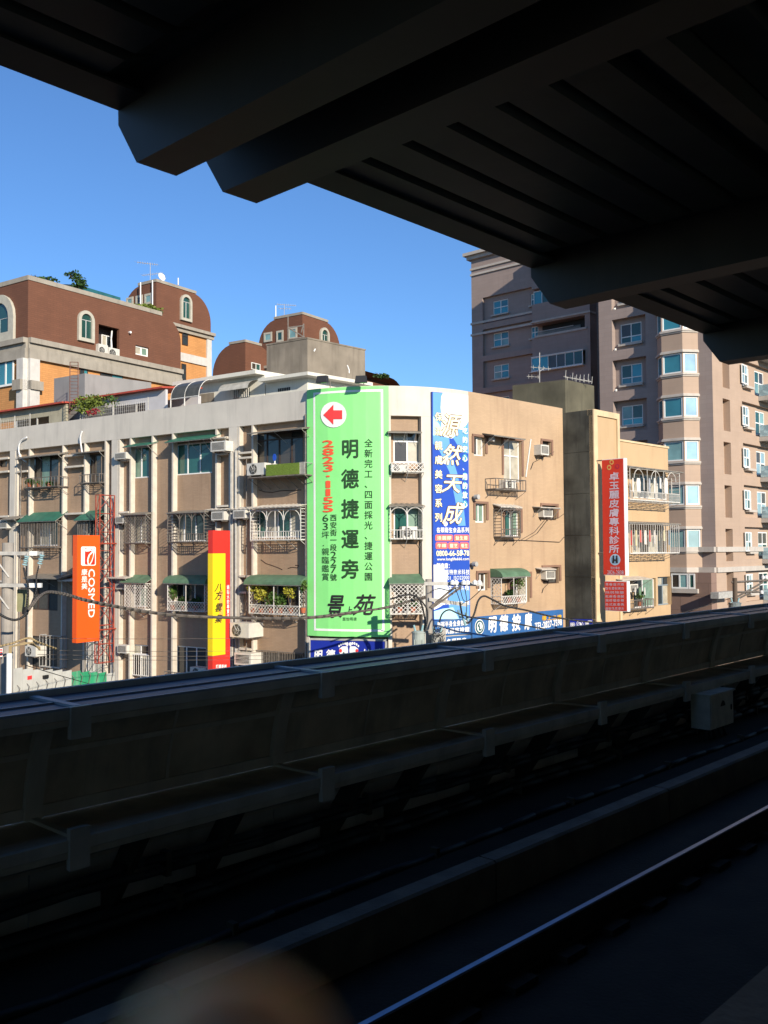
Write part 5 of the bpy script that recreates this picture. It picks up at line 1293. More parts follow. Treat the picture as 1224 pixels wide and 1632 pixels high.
o = MB(); zz = SR.hit(45, 612, .4)[1]; SR.slab(o, -.0, .95, zz - .3, zz + .3, -.2, .45); SL.slab(o, 9.1, 10, zz - .35, zz + .35, -.2, .55); o.build('pillar_band', m_mold, hA)
b = SL.R(-2, 573, 23, 616, -.0); window(hA, SL, b, .02, 2, 0, m_tfr, [m_teal], fw=.14)
for x0, x1 in ((127, 140), (160, 196)): b = SR.R(x0, 586, x1, 602); window(hA, SR, b, -.04, 2, 0, m_darkf, [m_glass, m_teal])
# house B: tower behind
def house(label, cx, cyp, Yd, xr, xl, ytop, ybase, r, wins, lower=True, coping=True):
    c = at(cx, cyp, Yd); h = thing('brown_brick_house', label, 'building', (c.x, c.y, 0)); f = Surf([c, c + dR * 30]); g_ = Surf([c + dL * 30, c])
    lu = f.hit(xr, cyp)[0]; lv = 30 - g_.hit(xl, cyp)[0]; z1 = f.hit(cx + 1, ytop)[1]; z0 = f.hit(cx + 1, ybase)[1]
    SR, SL = vault(h, c, lu, lv, z0, z1, r)
    o = MB(); SR.slab(o, -.02, lu - r * .8, z1 - .01, z1 + .22, -.3, .06); SL.slab(o, r * .8, lv, z1 - .01, z1 + .22, -.3, .056); o.build('coping', m_mold, h)
    o = MB()
    for (a, b_, e) in ((0, .25, .4), (-.3, -.001, .2)): SR.slab(o, 0, lu + .2, z0 + a, z0 + b_, -.3, e); SL.slab(o, 0, lv, z0 + a, z0 + b_, -.3, e)
    o.build('moulding', m_mold, h)
    o = MB(); SR.wall(o, 0, lu, 0, z0 - .3, -.02); SL.wall(o, 0, lv, 0, z0 - .3, -.02)
    o.poly([SR.P(lu, 0, 0), SR.P(lu, 0, -lv), SR.P(lu, z0, -lv), SR.P(lu, z0, 0)]); o.build('lower_wall', m_ob, h)
    return h, SR, SL, lu, lv, z0, z1
hB, SR, SL, lu, lv, z0, z1 = house('brick stair tower with orange lower walls, behind the long brown brick building', 249, 500, 74, 336, 197, 449, 514, 2.2, [])
archwin(hB, SR, (286.5, 470, 304, 512))
for r_ in ((202, 474, 213, 487), (217, 471, 228, 486), (231, 468, 243, 485)):
    b = SL.R(*r_); window(hB, SL, b, .02, 1, 0, M('window_surround', None), [m_teald], fw=.18)
b = SR.R(290, 522, 299, 550); window(hB, SR, b, .0, 1, .5, m_darkf, [m_glass], fw=.06); b = SR.R(289, 580, 296, 606); window(hB, SR, b, .0, 1, .5, m_darkf, [m_glass], fw=.06)
o = MB(); SR.slab(o, lu - .55, lu, 0, z0 - .31, -.2, .12); za = SR.hit(310, 567)[1]; zb_ = SR.hit(310, 580)[1]; SR.slab(o, 0, lu - .56, zb_, za, -.2, .11); o.build('pilaster', M('pillar_plaster', None), hB)
hC, SR, SL, lu, lv, z0, z1 = house('low brown brick block with vaulted left shoulder between two brick towers', 391, 560, 84, 440, 339, 545, 612, 2.6, [])
b = SR.R(400, 579, 414, 590); window(hC, SR, b, .02, 2, 0, m_tfr, [m_teald])
hD, SR, SL, lu, lv, z0, z1 = house('brown brick vaulted tower behind the grey concrete water tank house', 482, 530, 84, 542, 412, 501, 580, 2.4, [])
archwin(hD, SR, (509, 522.5, 523, 548))
for r_ in ((421, 530, 434, 545), (441, 527, 452, 545), (460, 522, 474, 541)):
    b = SL.R(*r_); window(hD, SL, b, .02, 1, 0, M('window_surround', None), [m_teald], fw=.18)
hE, SR, SL, lu, lv, z0, z1 = house('low brown brick vault peeping over the white parapet beside the floodlights', 560, 620, 86, 631, 540, 592, 660, 2.6, [])

# ------------------------------------------------------------------ roof top things of the corner building
uA, uB = Vector((-.829, .559, 0)).normalized(), Vector((tR.x, tR.y, 0))
ZRF = ZR - .9
def roofbox(mb, corner, lu, lv, z0, z1): mb.obox((corner.x, corner.y, z0), uA * lu, uB * lv, (0, 0, z1 - z0))
def spanof(c, d, x, y): return Surf([c, c + d * 30] if d is uB else [c, c + d * 30]).hit(x, y)[0]
tank = at(490, 570, 48.5); z1 = Surf([tank, tank + uB * 9]).hit(490.5, 540)[1]
lu = spanof(tank, uA, 425, 575); lv = spanof(tank, uB, 582, 590)
m_tank = M('weathered_concrete', (.21, .18, .14), .9, .2, 1.0, streak=.6, dirt=(.09, .075, .06), bump=.3)
tk = thing('water_tank_house', 'grey stained concrete tank house on the roof of the corner building', 'roof structure', (tank.x, tank.y, ZRF)); o = MB(); roofbox(o, tank, lu, lv, ZRF, z1); o.build('wall', m_tank, tk)
o = MB(); roofbox(o, tank - uA * .03 - uB * .03, lu + .06, lv + .06, z1 + .002, z1 + .08); o.build('coping', m_tank, tk)
o = MB(); s_ = Surf([tank, tank + uB * 9]); tt = lambda x, y: s_.P(*(s_.hit(x, y)), .01)
for a in ([(500, 560), (502, 556)], [(553, 582), (556, 590), (556, 595)]): o.tube([tt(*p) for p in a], .04, 4)
o.build('paint_mark', m_white, tk)
ph = thing('roof_penthouse', 'white painted roof penthouse with overhanging slab below the concrete tank house', 'roof structure', (0, 0, 0)); WM[ph.name] = Matrix.Identity(4)
m_pent = M('penthouse_paint', (.62, .60, .52), .7, .06, 1, streak=.25)
pc = at(490, 610, 46.0); zz1 = Surf([pc, pc + uB * 9]).hit(490, 602)[1]
o = MB(); roofbox(o, pc, spanof(pc, uA, 424, 615), spanof(pc, uB, 566, 615), ZRF, zz1); pc2 = pc + uA * spanof(pc, uA, 422, 615)
z2 = zz1 + .45; lu2 = spanof(pc2, uA, 302, 630)
roofbox(o, pc2 + uA * .01, lu2, 3, ZRF, z2); o.build('wall', m_pent, ph)
o = MB(); roofbox(o, pc - uA * .6 - uB * .6, spanof(pc, uA, 424, 615) + .5, spanof(pc, uB, 566, 615) + 1.2, zz1 + .002, zz1 + .17); roofbox(o, pc2 - uB * .6, lu2 + .6, 4, z2 + .002, z2 + .2); o.build('roof_slab', m_pent, ph)
pS = Surf([pc2 + uA * lu2, pc2])
b = pS.R(318, 627, 341, 641, .02); o = MB(); pS.slab(o, *b, .003, .03); o.build('vent_panel', m_tank, ph)
b = pS.R(371, 620, 397, 634, .05); o = MB(); pS.slab(o, b[0], b[1], b[2], b[3], .003, .02); w_ = o.build('window', m_glass, ph); o = MB()
for k in range(9): s_ = b[0] + (b[1] - b[0]) * k / 8; o.bar(pS.P(s_, b[2], .12), pS.P(s_, b[3], .12), .02)
o.build('window_bar', m_ironw, w_)
q = pS.R(352, 611, 399, 622, .6); o = MB(); n_ = 6
for k in range(n_):
    a0_, a1_ = 1.5708 * k / n_, 1.5708 * (k + 1) / n_
    o.poly([pS.P(q[0], q[2] + .5 * math.cos(a0_), .8 * math.sin(a0_)), pS.P(q[1], q[2] + .5 * math.cos(a0_), .8 * math.sin(a0_)), pS.P(q[1], q[2] + .5 * math.cos(a1_), .8 * math.sin(a1_)), pS.P(q[0], q[2] + .5 * math.cos(a1_), .8 * math.sin(a1_))])
o.build('awning', M('clear_sheet', (.42, .40, .34), .4, .2, 4), ph)
pS2 = Surf([pc + uA * 3, pc]); b = pS2.R(443, 618, 463, 623, .02); o = MB()
for k in range(7): s_ = b[0] + (b[1] - b[0]) * k / 7; pS2.slab(o, s_, s_ + .08, b[2], b[3], .003, .02)
o.build('vent_slot', m_black, ph)
def flood(x, y, lab):
    s, z = W.hit(x, y, .55); b_ = W.P(s, ZR, -.12); hd = W.P(s, z, .55); u, n = W.fr(s)
    t = thing('floodlight', lab, 'lamp', b_, 0, 'floodlights above the green banner')
    o = MB(); o.tube([b_ + Vector((0, 0, -.05)), b_ + Vector((0, 0, .32)), hd - n * .12], .022, 6); o.build('arm', m_iron, t)
    o = MB(); C = hd - u * .25 - Vector((0, 0, .13)); V = [C, C + u * .5, C + u * .46 + Vector((0, 0, .3)) - n * .08, C + u * .04 + Vector((0, 0, .3)) - n * .08]
    o.extr(V, n * .22); o.build('lamp_head', M('lamp_black', (.03, .03, .03), .4), t)
    o = MB(); V = [C + u * .04 + n * .1 - Vector((0, 0, .012)), C + u * .46 + n * .1 - Vector((0, 0, .012)), C + u * .46 + n * .215 - Vector((0, 0, .012)), C + u * .04 + n * .215 - Vector((0, 0, .012))]; o.poly(V); o.build('lamp_glass', m_glass, t)
flood(515, 606, 'left floodlight on an arm above the green banner'); flood(576, 606, 'right floodlight on an arm above the green banner')
# grey room and sheds
gb = at(135, 620, 52); lu = spanof(gb, uA, 86, 625); lv = spanof(gb, uB, 241, 625); z1 = Surf([gb, gb + uB * 9]).hit(135.5, 595)[1]
g_ = thing('roof_room', 'plain grey painted roof room left on the corner building roof', 'roof structure', (gb.x, gb.y, ZRF)); o = MB(); roofbox(o, gb, lu, lv, ZRF, z1); o.build('wall', M('grey_paint_wall', (.24, .235, .23), .8, .08, 1, streak=.3), g_)
m_redr = M('red_metal_roof', (.38, .06, .035), .6, .2, 3, streak=.3); m_lilac = M('lilac_wall', (.50, .49, .50), .8, .08, 1)
def shed(label, x0, x1, yt0, yt1, Yd, dep, hgt, wallm):
    ss0, za = W.hit(x0, yt0, -Yd); ss1, z_b = W.hit(x1, yt1, -Yd); za = (za + z_b) / 2; A = W.P(ss0, za, -Yd); S = Surf([A, W.P(ss1, 0, -Yd)])
    t = thing('roof_shed', label, 'shed', (A.x, A.y, ZRF))
    o = MB(); L = S.L[-1]; V = [S.P(0, za, .35), S.P(L, za, .35), S.P(L, za + .35, -dep), S.P(0, za + .35, -dep)]; o.mesh(V + [v + Vector((0, 0, .09)) for v in V], [(3, 2, 1, 0), (4, 5, 6, 7), (0, 1, 5, 4), (1, 2, 6, 5), (2, 3, 7, 6), (3, 0, 4, 7)]); o.build('roof', m_redr, t)
    o = MB(); S.slab(o, .1, L - .1, za - .55, za - .01, -.15, 0); S.slab(o, L - 1.6, L - .1, ZRF, za - .551, -.15, 0); S.slab(o, .1, L - .1, ZRF, za - .02, -dep + .0, -dep + .1); o.build('wall', wallm, t)
    o = MB()
    for s_ in (.3, L * .4, L * .66): S.slab(o, s_, s_ + .07, ZRF, za - .551, -.09, -.02)
    o.build('post', m_galv, t); return t, S, za
shed('open red roofed shed with lilac wall beside the flowering bush on the roof', 125, 266, 640, 620, 1.8, 2.5, 2, m_lilac)
shed('red roofed shed at the far left of the corner building roof', -30, 107, 662, 645, 1.8, 2.5, 2, M('shed_plaster', (.36, .33, .24), .85, .15, 2, streak=.4))
fn = thing('mesh_fence', 'thin wire mesh fence along the roof edge before the open shed', 'fence', onW(150, 655, -1.2)); o = MB()
for (x0, x1) in ((0, 48), (128, 236)):
    s0_, s1_ = W.hit(x0, 660, -1)[0], W.hit(x1, 650, -1)[0]; n_ = int((s1_ - s0_) / .16)
    for k in range(n_ + 1):
        s_ = s0_ + (s1_ - s0_) * k / n_; o.bar(W.P(s_, ZRF, -1), W.P(s_, ZR + .75, -1), .008, 3)
    for z in (.15, .35, .55, .75): o.bar(W.P(s0_, ZR + z, -1), W.P(s1_, ZR + z, -1), .008, 3)
    for s_ in (s0_, s1_, (s0_ + s1_) / 2): o.bar(W.P(s_, ZRF, -1), W.P(s_, ZR + .9, -1), .03, 5)
o.build('mesh', m_galv, fn)
cvr = thing('glazed_stair_cover', 'curved clear sheet cover on a white frame left of the white penthouse', 'roof cover', at(285, 640, 45)); o = MB(); f_ = MB()
K = Surf([at(272, 640, 45.2), at(272, 640, 45.2) - uA * 2.6]); zk = K.hit(272, 640)[1] + .1
for k in range(6):
    a0_, a1_ = 1.5708 * k / 6, 1.5708 * (k + 1) / 6; f = lambda s_, a: K.P(s_, zk + .9 * math.cos(a), -.9 + .9 * math.sin(a))
    o.poly([f(0, a0_), f(1.9, a0_), f(1.9, a1_), f(0, a1_)])
    for s_ in (0, .95, 1.9): f_.bar(f(s_, a0_), f(s_, a1_), .018)
for s_ in (0, .95, 1.9): f_.bar(K.P(s_, zk, 0), K.P(s_, ZRF, 0), .03)
f_.bar(K.P(0, zk, 0), K.P(1.9, zk, 0), .03); f_.bar(K.P(0, zk - .5, 0), K.P(1.9, zk - .5, 0), .03)
o.build('cover_sheet', M('smoked_sheet', (.07, .07, .06), .3, .2, 4), cvr); f_.build('frame', m_ironw, cvr)
ld = thing('roof_ladder', 'rusty cage ladder standing against the grey roof room', 'ladder', at(116, 660, 50)); o = MB(); a = at(111, 660, 50); b = at(124, 660, 50.2); u_ = b - a; ht = at(111, 577, 50).z - a.z
for c_ in (a, b): o.bar(c_, c_ + Vector((0, 0, ht)), .025)
for k in range(16): z = Vector((0, 0, ht * k / 16)); o.bar(a + z, b + z, .015)
o.bar(a + Vector((0, 0, ht)), b + Vector((0, 0, ht)), .02); o.build('frame', M('rusty_steel', (.16, .08, .06), .85, .3, 8), ld)
# green things on roofs
def bush(label, p, rad, mat, n, size, cat='shrub', name='roof_shrub', trunk=None):
    t = thing(name, label, cat, p); o = MB()
    for k in range(5): leaves(o, Vector(p) + Vector((random.uniform(-.4, .4) * rad[0], random.uniform(-.3, .3) * rad[1], rad[2] * random.uniform(.4, 1.0))), [x * .6 for x in rad], n // 5, size)
    o.build('foliage', mat, t)
    o = MB(); o.bar(p, Vector(p) + Vector((0, 0, rad[2])), (.06, .03), 5)
    for k in range(4): o.bar(Vector(p) + Vector((0, 0, rad[2] * .3)), Vector(p) + Vector((random.uniform(-1, 1) * rad[0] * .7, 0, rad[2] * random.uniform(.8, 1.5))), (.03, .01), 4)
    o.build('stem', m_stem, t); return t
random.seed(11)
bs = bush('round green bush with red flowers at the roof edge of the corner building', onW(141, 662, -1.0), (1.15, .7, .75), M('bush_green', (.13, .17, .025), .7, .4, 6), 1500, .13)
o = MB()
for k in range(32): leaves(o, onW(random.uniform(138, 160), random.uniform(652, 661), -.6), (.08, .08, .06), 4, .1)
o.build('flower', M('flower_red', (.30, .02, .04), .7, .3, 8), bs)
bush('bare thin shrub beside the ladder on the corner building roof', onW(180, 650, -1.2), (.5, .4, .5), m_leaf, 130, .12)
def roofZ(x, y, Y): return at(x, y, Y)
t_ = thing('roof_tree', 'slender tree on the roof of the long brown brick building', 'tree', at(125, 468, 66)); o = MB(); pb = at(125, 468, 66); sc_ = 66 / 1485
o.tube([pb, at(124, 455, 66), at(121, 445, 66.2), at(119, 437, 66)], .05, 5); o.tube([at(124, 455, 66), at(131, 448, 66.3)], .03, 4); o.tube([at(121, 445, 66), at(111, 439, 65.6)], .03, 4); o.build('trunk', m_stem, t_)
o = MB()
for x, y, r_, n in ((110, 438, .35, 40), (119, 436, .4, 70), (122, 443, .45, 90), (130, 447, .4, 70), (127, 455, .55, 120), (121, 457, .4, 70), (132, 456, .3, 40)): leaves(o, at(x, y, 66), (r_, r_, r_ * .7), n, .2)
o.build('crown', m_leafd, t_)
bush('row of dark shrubs at the left roof edge of the long brown brick building', at(70, 455, 65), (1.4, .6, .45), m_leafd, 350, .22)
bush('small dark shrub on the brown brick roof left of the slender tree', at(53, 452, 64.5), (.35, .4, .45), m_leafd, 90, .2); bush('small dark shrub just left of the slender roof tree', at(93, 461, 65), (.6, .4, .2), m_leafd, 90, .2)
bush('grass green shrubs on the low roof before the brick stair tower', at(222, 499, 72), (2.0, .6, .45), M('bush_green', None), 500, .25); bush('green shrub clump right end of the low roof before the brick stair tower', at(245, 502, 72.5), (.9, .6, .25), m_leaf, 250, .25)
bush('dark shrub on the brick vault beside the floodlights', at(607, 603, 86), (.9, .6, .4), m_leafd, 200, .25)
gr_ = thing('green_roof_sheet', 'teal green sheet roof showing above the long brown brick parapet', 'roof', at(130, 466, 68)); o = MB(); A_, B_, C_, D_ = at(124, 461, 68), at(192, 482, 75), at(192, 475, 76), at(132, 457, 69); o.poly([A_, B_, B_ + Vector((0, 0, .4)), A_ + Vector((0, 0, .35))]); o.poly([A_ + Vector((0, 0, .35)), B_ + Vector((0, 0, .4)), B_ + dL * 3 + Vector((0, 0, .9)), A_ + dL * 3 + Vector((0, 0, .9))]); o.build('roof_sheet', M('teal_sheet', (.03, .16, .18), .5, .2, 1), gr_)
# concrete box and stains on the roof behind the side front
bx = at(901, 630, 50); z1 = Surf([bx, bx + uB * 3]).hit(901.5, 605)[1]; lu = spanof(bx, uA, 817, 630); lv = spanof(bx, uB, 947, 630)
t = thing('water_tank_house', 'mossy concrete tank house behind the side front roof', 'roof structure', (bx.x, bx.y, ZRF)); o = MB(); roofbox(o, bx, lu, lv, ZRF - 1, z1); o.build('wall', M('mossy_concrete', (.10, .092, .062), .9, .3, .8, streak=.6, dirt=(.05, .048, .035), bump=.4), t)

# ------------------------------------------------------------------ antennas
def yagi(label, x, yb, yt, Y, els, cat='antenna'):
    b = at(x, yb, Y); tp = at(x, yt, Y); t = thing('tv_antenna', label, cat, b); o = MB(); o.bar(b, tp, .025, 5); o.build('mast', m_galv, t); o = MB()
    for (x0, y0, x1, y1, n) in els:
        A, B = at(x0, y0, Y), at(x1, y1, Y + .6); o.bar(A, B, .018, 4)
        for k in range(n): p = A.lerp(B, (k + .5) / n); e = Vector((.35, .8, .1)).normalized() * (.45 - .015 * k); o.bar(p - e, p + e, .009, 3); o.bar(p - Vector((.0, 0, .12)), p + Vector((0, 0, .12)), .009, 3)
    o.build('element', m_galv, t)
yagi('television antenna on the brick stair tower', 239.5, 447, 419, 76, [(218, 418, 252, 422, 9), (226, 439, 260, 435, 5)])
yagi('television antenna on the vaulted tower behind the tank house', 453, 504, 485, 86, [(441, 485, 472, 487, 9), (444, 492, 464, 492, 4)])
yagi('pair of crossed aerials before the tower left windows', 860, 615, 562, 52, [(840, 600, 860, 601, 4), (846, 585, 878, 588, 4), (860, 596, 848, 585, 0), (860, 592, 868, 586, 0)])
yagi('long comb aerial on the mossy tank house', 904, 606, 602, 51, [(898, 600, 942, 608, 6)])
o = MB(); t = thing('aerial_comb', 'upright comb of aerial rods above the mossy tank house', 'antenna', at(920, 605, 51))
for x, y in ((901, 590), (912, 594), (918, 597), (924, 597), (930, 597), (937, 596), (943, 600)): o.bar(at(x, y + 12, 51), at(x + 1, y, 51), .018, 4)
o.bar(at(900, 601, 51), at(944, 609, 51), .02, 4); o.build('rod', m_galv, t)
for x, yb, yt, Y, lb in ((284, 454, 443, 76, 'short white aerial pole at the right of the brick stair tower'), (439.5, 507, 487, 86, 'white aerial pole left on the vaulted tower'), (224, 488, 450, 74.5, 'drain pole on the left face of the brick stair tower'), (243, 486, 447, 74, 'second drain pole near the corner of the brick stair tower')):
    b = at(x, yb, Y); t = thing('roof_pole', lb, 'pole', b); o = MB(); o.bar(b, at(x, yt, Y), .05, 6); o.build('pole', m_white, t)
t = thing('satellite_dish', 'small white satellite dish on the brick stair tower', 'antenna', at(257, 447, 75)); c_ = at(258, 441, 75); ax = Vector((.75, -.6, .35)).normalized(); e1 = ax.orthogonal().normalized(); e2 = ax.cross(e1); o = MB(); R_ = .36
rg = [[c_ - ax * .14 * (1 - (j / 3) ** 2) + (e1 * math.cos(k * .5236) + e2 * math.sin(k * .5236)) * R_ * j / 3 for k in range(12)] for j in range(1, 4)]
for j in range(2):
    for k in range(12): o.poly([rg[j][k], rg[j][(k + 1) % 12], rg[j + 1][(k + 1) % 12], rg[j + 1][k]])
o.poly(rg[0]); o.build('dish', m_white, t); o = MB(); o.bar(c_ - ax * .14, at(257, 448, 75), .03); o.bar(c_ - e2 * R_, c_ + ax * .4, .015); o.build('dish_arm', m_galv, t)
t = thing('roof_frame', 'triangular steel frame with mast standing on the grey tank house', 'steel frame', at(460, 540, 50)); o = MB(); q = lambda x, y: at(x, y, 50)
for a, b in (((459, 545), (459, 505)), ((459, 522), (484, 537)), ((459, 522), (484, 519)), ((484, 537), (484, 516)), ((459, 541), (486, 537)), ((480, 530), (484, 516))): o.bar(q(*a), q(*b), .035, 5)
o.build('frame', m_iron, t)

# ------------------------------------------------------------------ wall lamps on the side front
for x, y, lb in ((784, 700, 'round wall lamp beside the top window of the side front'), (760, 792, 'round wall lamp above the middle small window of the side front'), (757, 899, 'round wall lamp above the lowest small window of the side front')):
    s, z = W.hit(x, y, .25); u, n = W.fr(s); p = W.P(s, z, .25); t = thing('wall_lamp', lb, 'lamp', W.P(s, z, 0)); o = MB(); o.bar(W.P(s, z, 0), p - n * .1, .03, 6); o.bar(p - n * .1, p + n * .1, .11, 10); o.build('lamp_body', m_galv, t)
for k, pl_ in enumerate([[(883, 720), (850, 737), (846, 748)], [(868, 829), (852, 848), (828, 862)], [(872, 829), (856, 850), (836, 862)], [(800, 861), (830, 861), (892, 864), (900, 855)], [(878, 829), (892, 824), (904, 815)], [(874, 930), (866, 938), (864, 945)], [(838, 760), (846, 700)]]):
    t = thing('wall_wire', ['wire dropping left of the top blue air conditioner', 'wire slanting down from the middle air conditioner', 'second wire slanting beside it from the middle air conditioner', 'wire running level under the middle windows', 'wire sagging right from the middle air conditioner', 'short wire below the lowest air conditioner', 'pale pipe right of the top window'][k], 'wire', onW(*pl_[0], .03)); MB().tube([onW(x, y, .04) for x, y in pl_], .014 if k < 6 else .03, 4).build('wire', m_cable if k < 6 else m_white, t)

# ------------------------------------------------------------------ poles, transformers, cables
def pole(label, x, yt, Y, r, arms, mat=m_pole):
    tp = at(x, yt, Y); t = thing('utility_pole', label, 'utility pole', (tp.x, tp.y, 0)); o = MB(); o.bar((tp.x, tp.y, 0), tp, (r * 1.25, r), 14); o.build('shaft', mat, t, smooth=False)
    return t, tp
pY = 26
t, tp = pole('thick concrete utility pole at the left edge of the picture', 13, 865, pY, .155, [])
armd = Vector((.97, -.25, 0)).normalized()
for x0, x1, y in ((-40, 68, 882), (-40, 65, 933)):
    A = at(x0, y, pY - .22); B = at(x1, y, pY - .22); o = MB(); o.obox(A - Vector((0, 0, .05)), B - A, (0, .1, 0), (0, 0, .1)); o.build('crossarm', m_galv, t)
    x0_ = 47 if y == 882 else 44; A = at(x0_, y, pY - .23); o = MB(); o.obox(A - Vector((0, 0, .06)), at(x1 - 9 if y == 882 else x1, y, pY - .23) - A, (0, .12, 0), (0, 0, .12)); o.build('arm_sleeve', m_white, t)
    o = MB(); o.bar(at(-8, y + 8, pY - .2), at(14, y + 38, pY - .15), .03); o.build('brace', m_galv, t)
m_ins = M('glass_insulator', (.25, .42, .45), .25, .2, 20, spec=.8)
for x, y in ((41, 882), (65, 880)):
    o = MB(); a, b = at(x + 2, y + 4, pY - .3), at(x - 2, y + 20, pY - .3)
    for k in range(5): p = a.lerp(b, k / 5); q_ = a.lerp(b, (k + .6) / 5); o.bar(p, q_, .07 if k % 2 == 0 else .05, 10)
    o.build('insulator', m_ins, t)
    o = MB(); o.bar(a + Vector((0, 0, .08)), a, .02); o.bar(b, b - Vector((0, 0, .1)), .025); o.build('insulator_hook', m_galv, t)
wp = thing('cable_riser_pipe', 'white plastic riser pipe with cables at its mouth beside the left utility pole', 'pipe', at(15, 1180, 25)); a = at(15, 1041, 25); o = MB(); o.bar((a.x, a.y, 0), a, .075, 12); o.build('pipe', m_white, wp)
o = MB()
for k in range(3): o.tube([a + Vector((.02 * k, 0, -.1)), a + Vector((.02 * k, 0, .18)), at(20 + 6 * k, 1030 - k, 25), at(40 + 6 * k, 1024, 25.2), at(64, 1032 + k * 2, 25.6)], .02, 5)
o.build('cable', M('cable_tan', (.33, .25, .13), .7), wp)
rs = thing('pole_notice', 'small red and white notice on the left utility pole', 'notice', at(1, 1040, pY - .3)); o = MB(); o.obox(at(-1, 1047, pY - .3), at(4, 1047, pY - .3) - at(-1, 1047, pY - .3), (0, .01, 0), (0, 0, .24)); o.build('plate', m_white, rs)
o = MB(); q_ = at(0, 1045, pY - .312)
for k in range(3): o.obox(q_ + Vector((0, 0, .07 * k)), (.055, 0, 0), (0, .004, 0), (0, 0, .04))
o.build('print_shape', p_red, rs)
tY = 35
t, tp = pole('concrete utility pole with double crossarms before the curved corner', 683, 923, tY, .12, [])
for x0, x1, y0, y1 in ((676, 772, 933, 934), (684, 745, 958, 967)):
    A, B = at(x0, y0, tY - .2), at(x1, y1, tY - .2 + .5); o = MB(); o.obox(A, B - A, (0, .1, 0), (0, 0, .13)); o.build('crossarm', m_galv, t)
for a, b in (((686, 968), (726, 935)), ((689, 969), (735, 936))):
    o = MB(); o.bar(at(*a, tY - .15), at(*b, tY - .1), .045, 5); o.build('brace', m_iron, t)
def cap(x, y, par, Y=tY):
    c = at(x, y, Y); o = MB(); o.bar(c, c + Vector((0, 0, .10)), .09, 10); o.bar(c + Vector((0, 0, .1)), c + Vector((0, 0, .17)), (.1, .03), 10); o.build('insulator', m_white, par)
for x in (721, 727, 739, 745, 757, 764): cap(x, 931.5, t, tY - .1)
for k, (x, y) in enumerate(((730, 972), (742, 976), (738, 984))):
    o = MB(); a, b = at(x, y, tY - .3), at(x + 4, y + 13, tY - .3); o.bar(a, b, .05, 8); o.build('insulator', m_ins, t)
def can_(label, x, yt, yb, Y, r, par=None, mat=None):
    a, b = at(x, yb, Y), at(x, yt, Y); tr = thing('transformer', label, 'transformer', a); o = MB(); o.bar(a, b, r, 16); o.build('tank', mat or m_tr, tr)
    o = MB(); o.bar(b, b + Vector((0, 0, .05)), r * 1.08, 16); o.bar(b + Vector((0, 0, .05)), b + Vector((0, 0, .09)), (r * .9, r * .6), 16); o.build('lid', mat or m_tr, tr)
    o = MB()
    for k in (-1, 1): p = b + Vector((k * r * .5, -.05, .08)); o.bar(p, p + Vector((k * .05, 0, .22)), .04, 7)
    o.build('bushing', m_ins, tr)
    o = MB()
    for k in range(5): p = a + Vector((-r * .6 + k * r * .3, -r * .98, .15)); o.bar(p, p + Vector((0, 0, (b.z - a.z) * .7)), .015, 3)
    o.build('cooling_rib', mat or m_tr, tr)
m_tr = M('transformer_paint', (.33, .38, .35), .5, .1, 3, streak=.25)
can_('left pale green transformer on the pole before the curved corner', 667, 1009, 1062, tY - .5, .24); can_('right pale transformer on the pole before the curved corner', 697, 1012, 1060, tY - .45, .22, mat=M('transformer_grey', (.34, .34, .31), .6, .12, 4, streak=.3))
bxx = thing('meter_box', 'grey equipment box right of the transformers', 'electrical box', at(708, 1045, tY - .4)); o = MB(); a = at(703, 1045, tY - .4); o.obox(a, at(711, 1045, tY - .4) - a, (0, .25, 0), (0, 0, 1.0)); o.build('case', m_galv, bxx)
o = MB(); random.seed(3)
for k in range(26):
    x, y = random.uniform(684, 705), random.uniform(1000, 1045); a = at(x, y, tY - .75); b = at(x + random.uniform(-16, 16), y + random.uniform(-9, 9), tY - .8); c_ = (a + b) / 2 + Vector((0, 0, -.12)); o.tube([a, c_, b], .014, 4)
cw = thing('cable_tangle', 'tangle of dark cables round the transformers', 'cables', at(690, 1030, tY - .8)); o.build('cable', m_cable, cw)
rY = 50
t, tp = pole('distant utility pole with long crossarm in front of the mauve tower', 1171, 921, rY, .12, [], M('pole_wood', (.10, .075, .055), .85))
o = MB(); o.bar(at(1166, 928, rY), at(1224, 925, rY), .06); o.bar(at(1168, 944, rY), at(1215, 943, rY), .06); o.bar(at(1173, 952, rY), at(1216, 928, rY), .05); o.bar(at(1173, 956, rY), at(1210, 937, rY), .05); o.build('crossarm', m_iron, t)
for x, y in ((1216, 922), (1221, 922), (1214, 946)): cap(x, y, t, rY)
can_('small glossy transformer on the distant pole before the mauve tower', 1171, 962, 990, rY - .5, .32, mat=M('transformer_dark', (.16, .19, .19), .3, .3, 6, spec=.7))

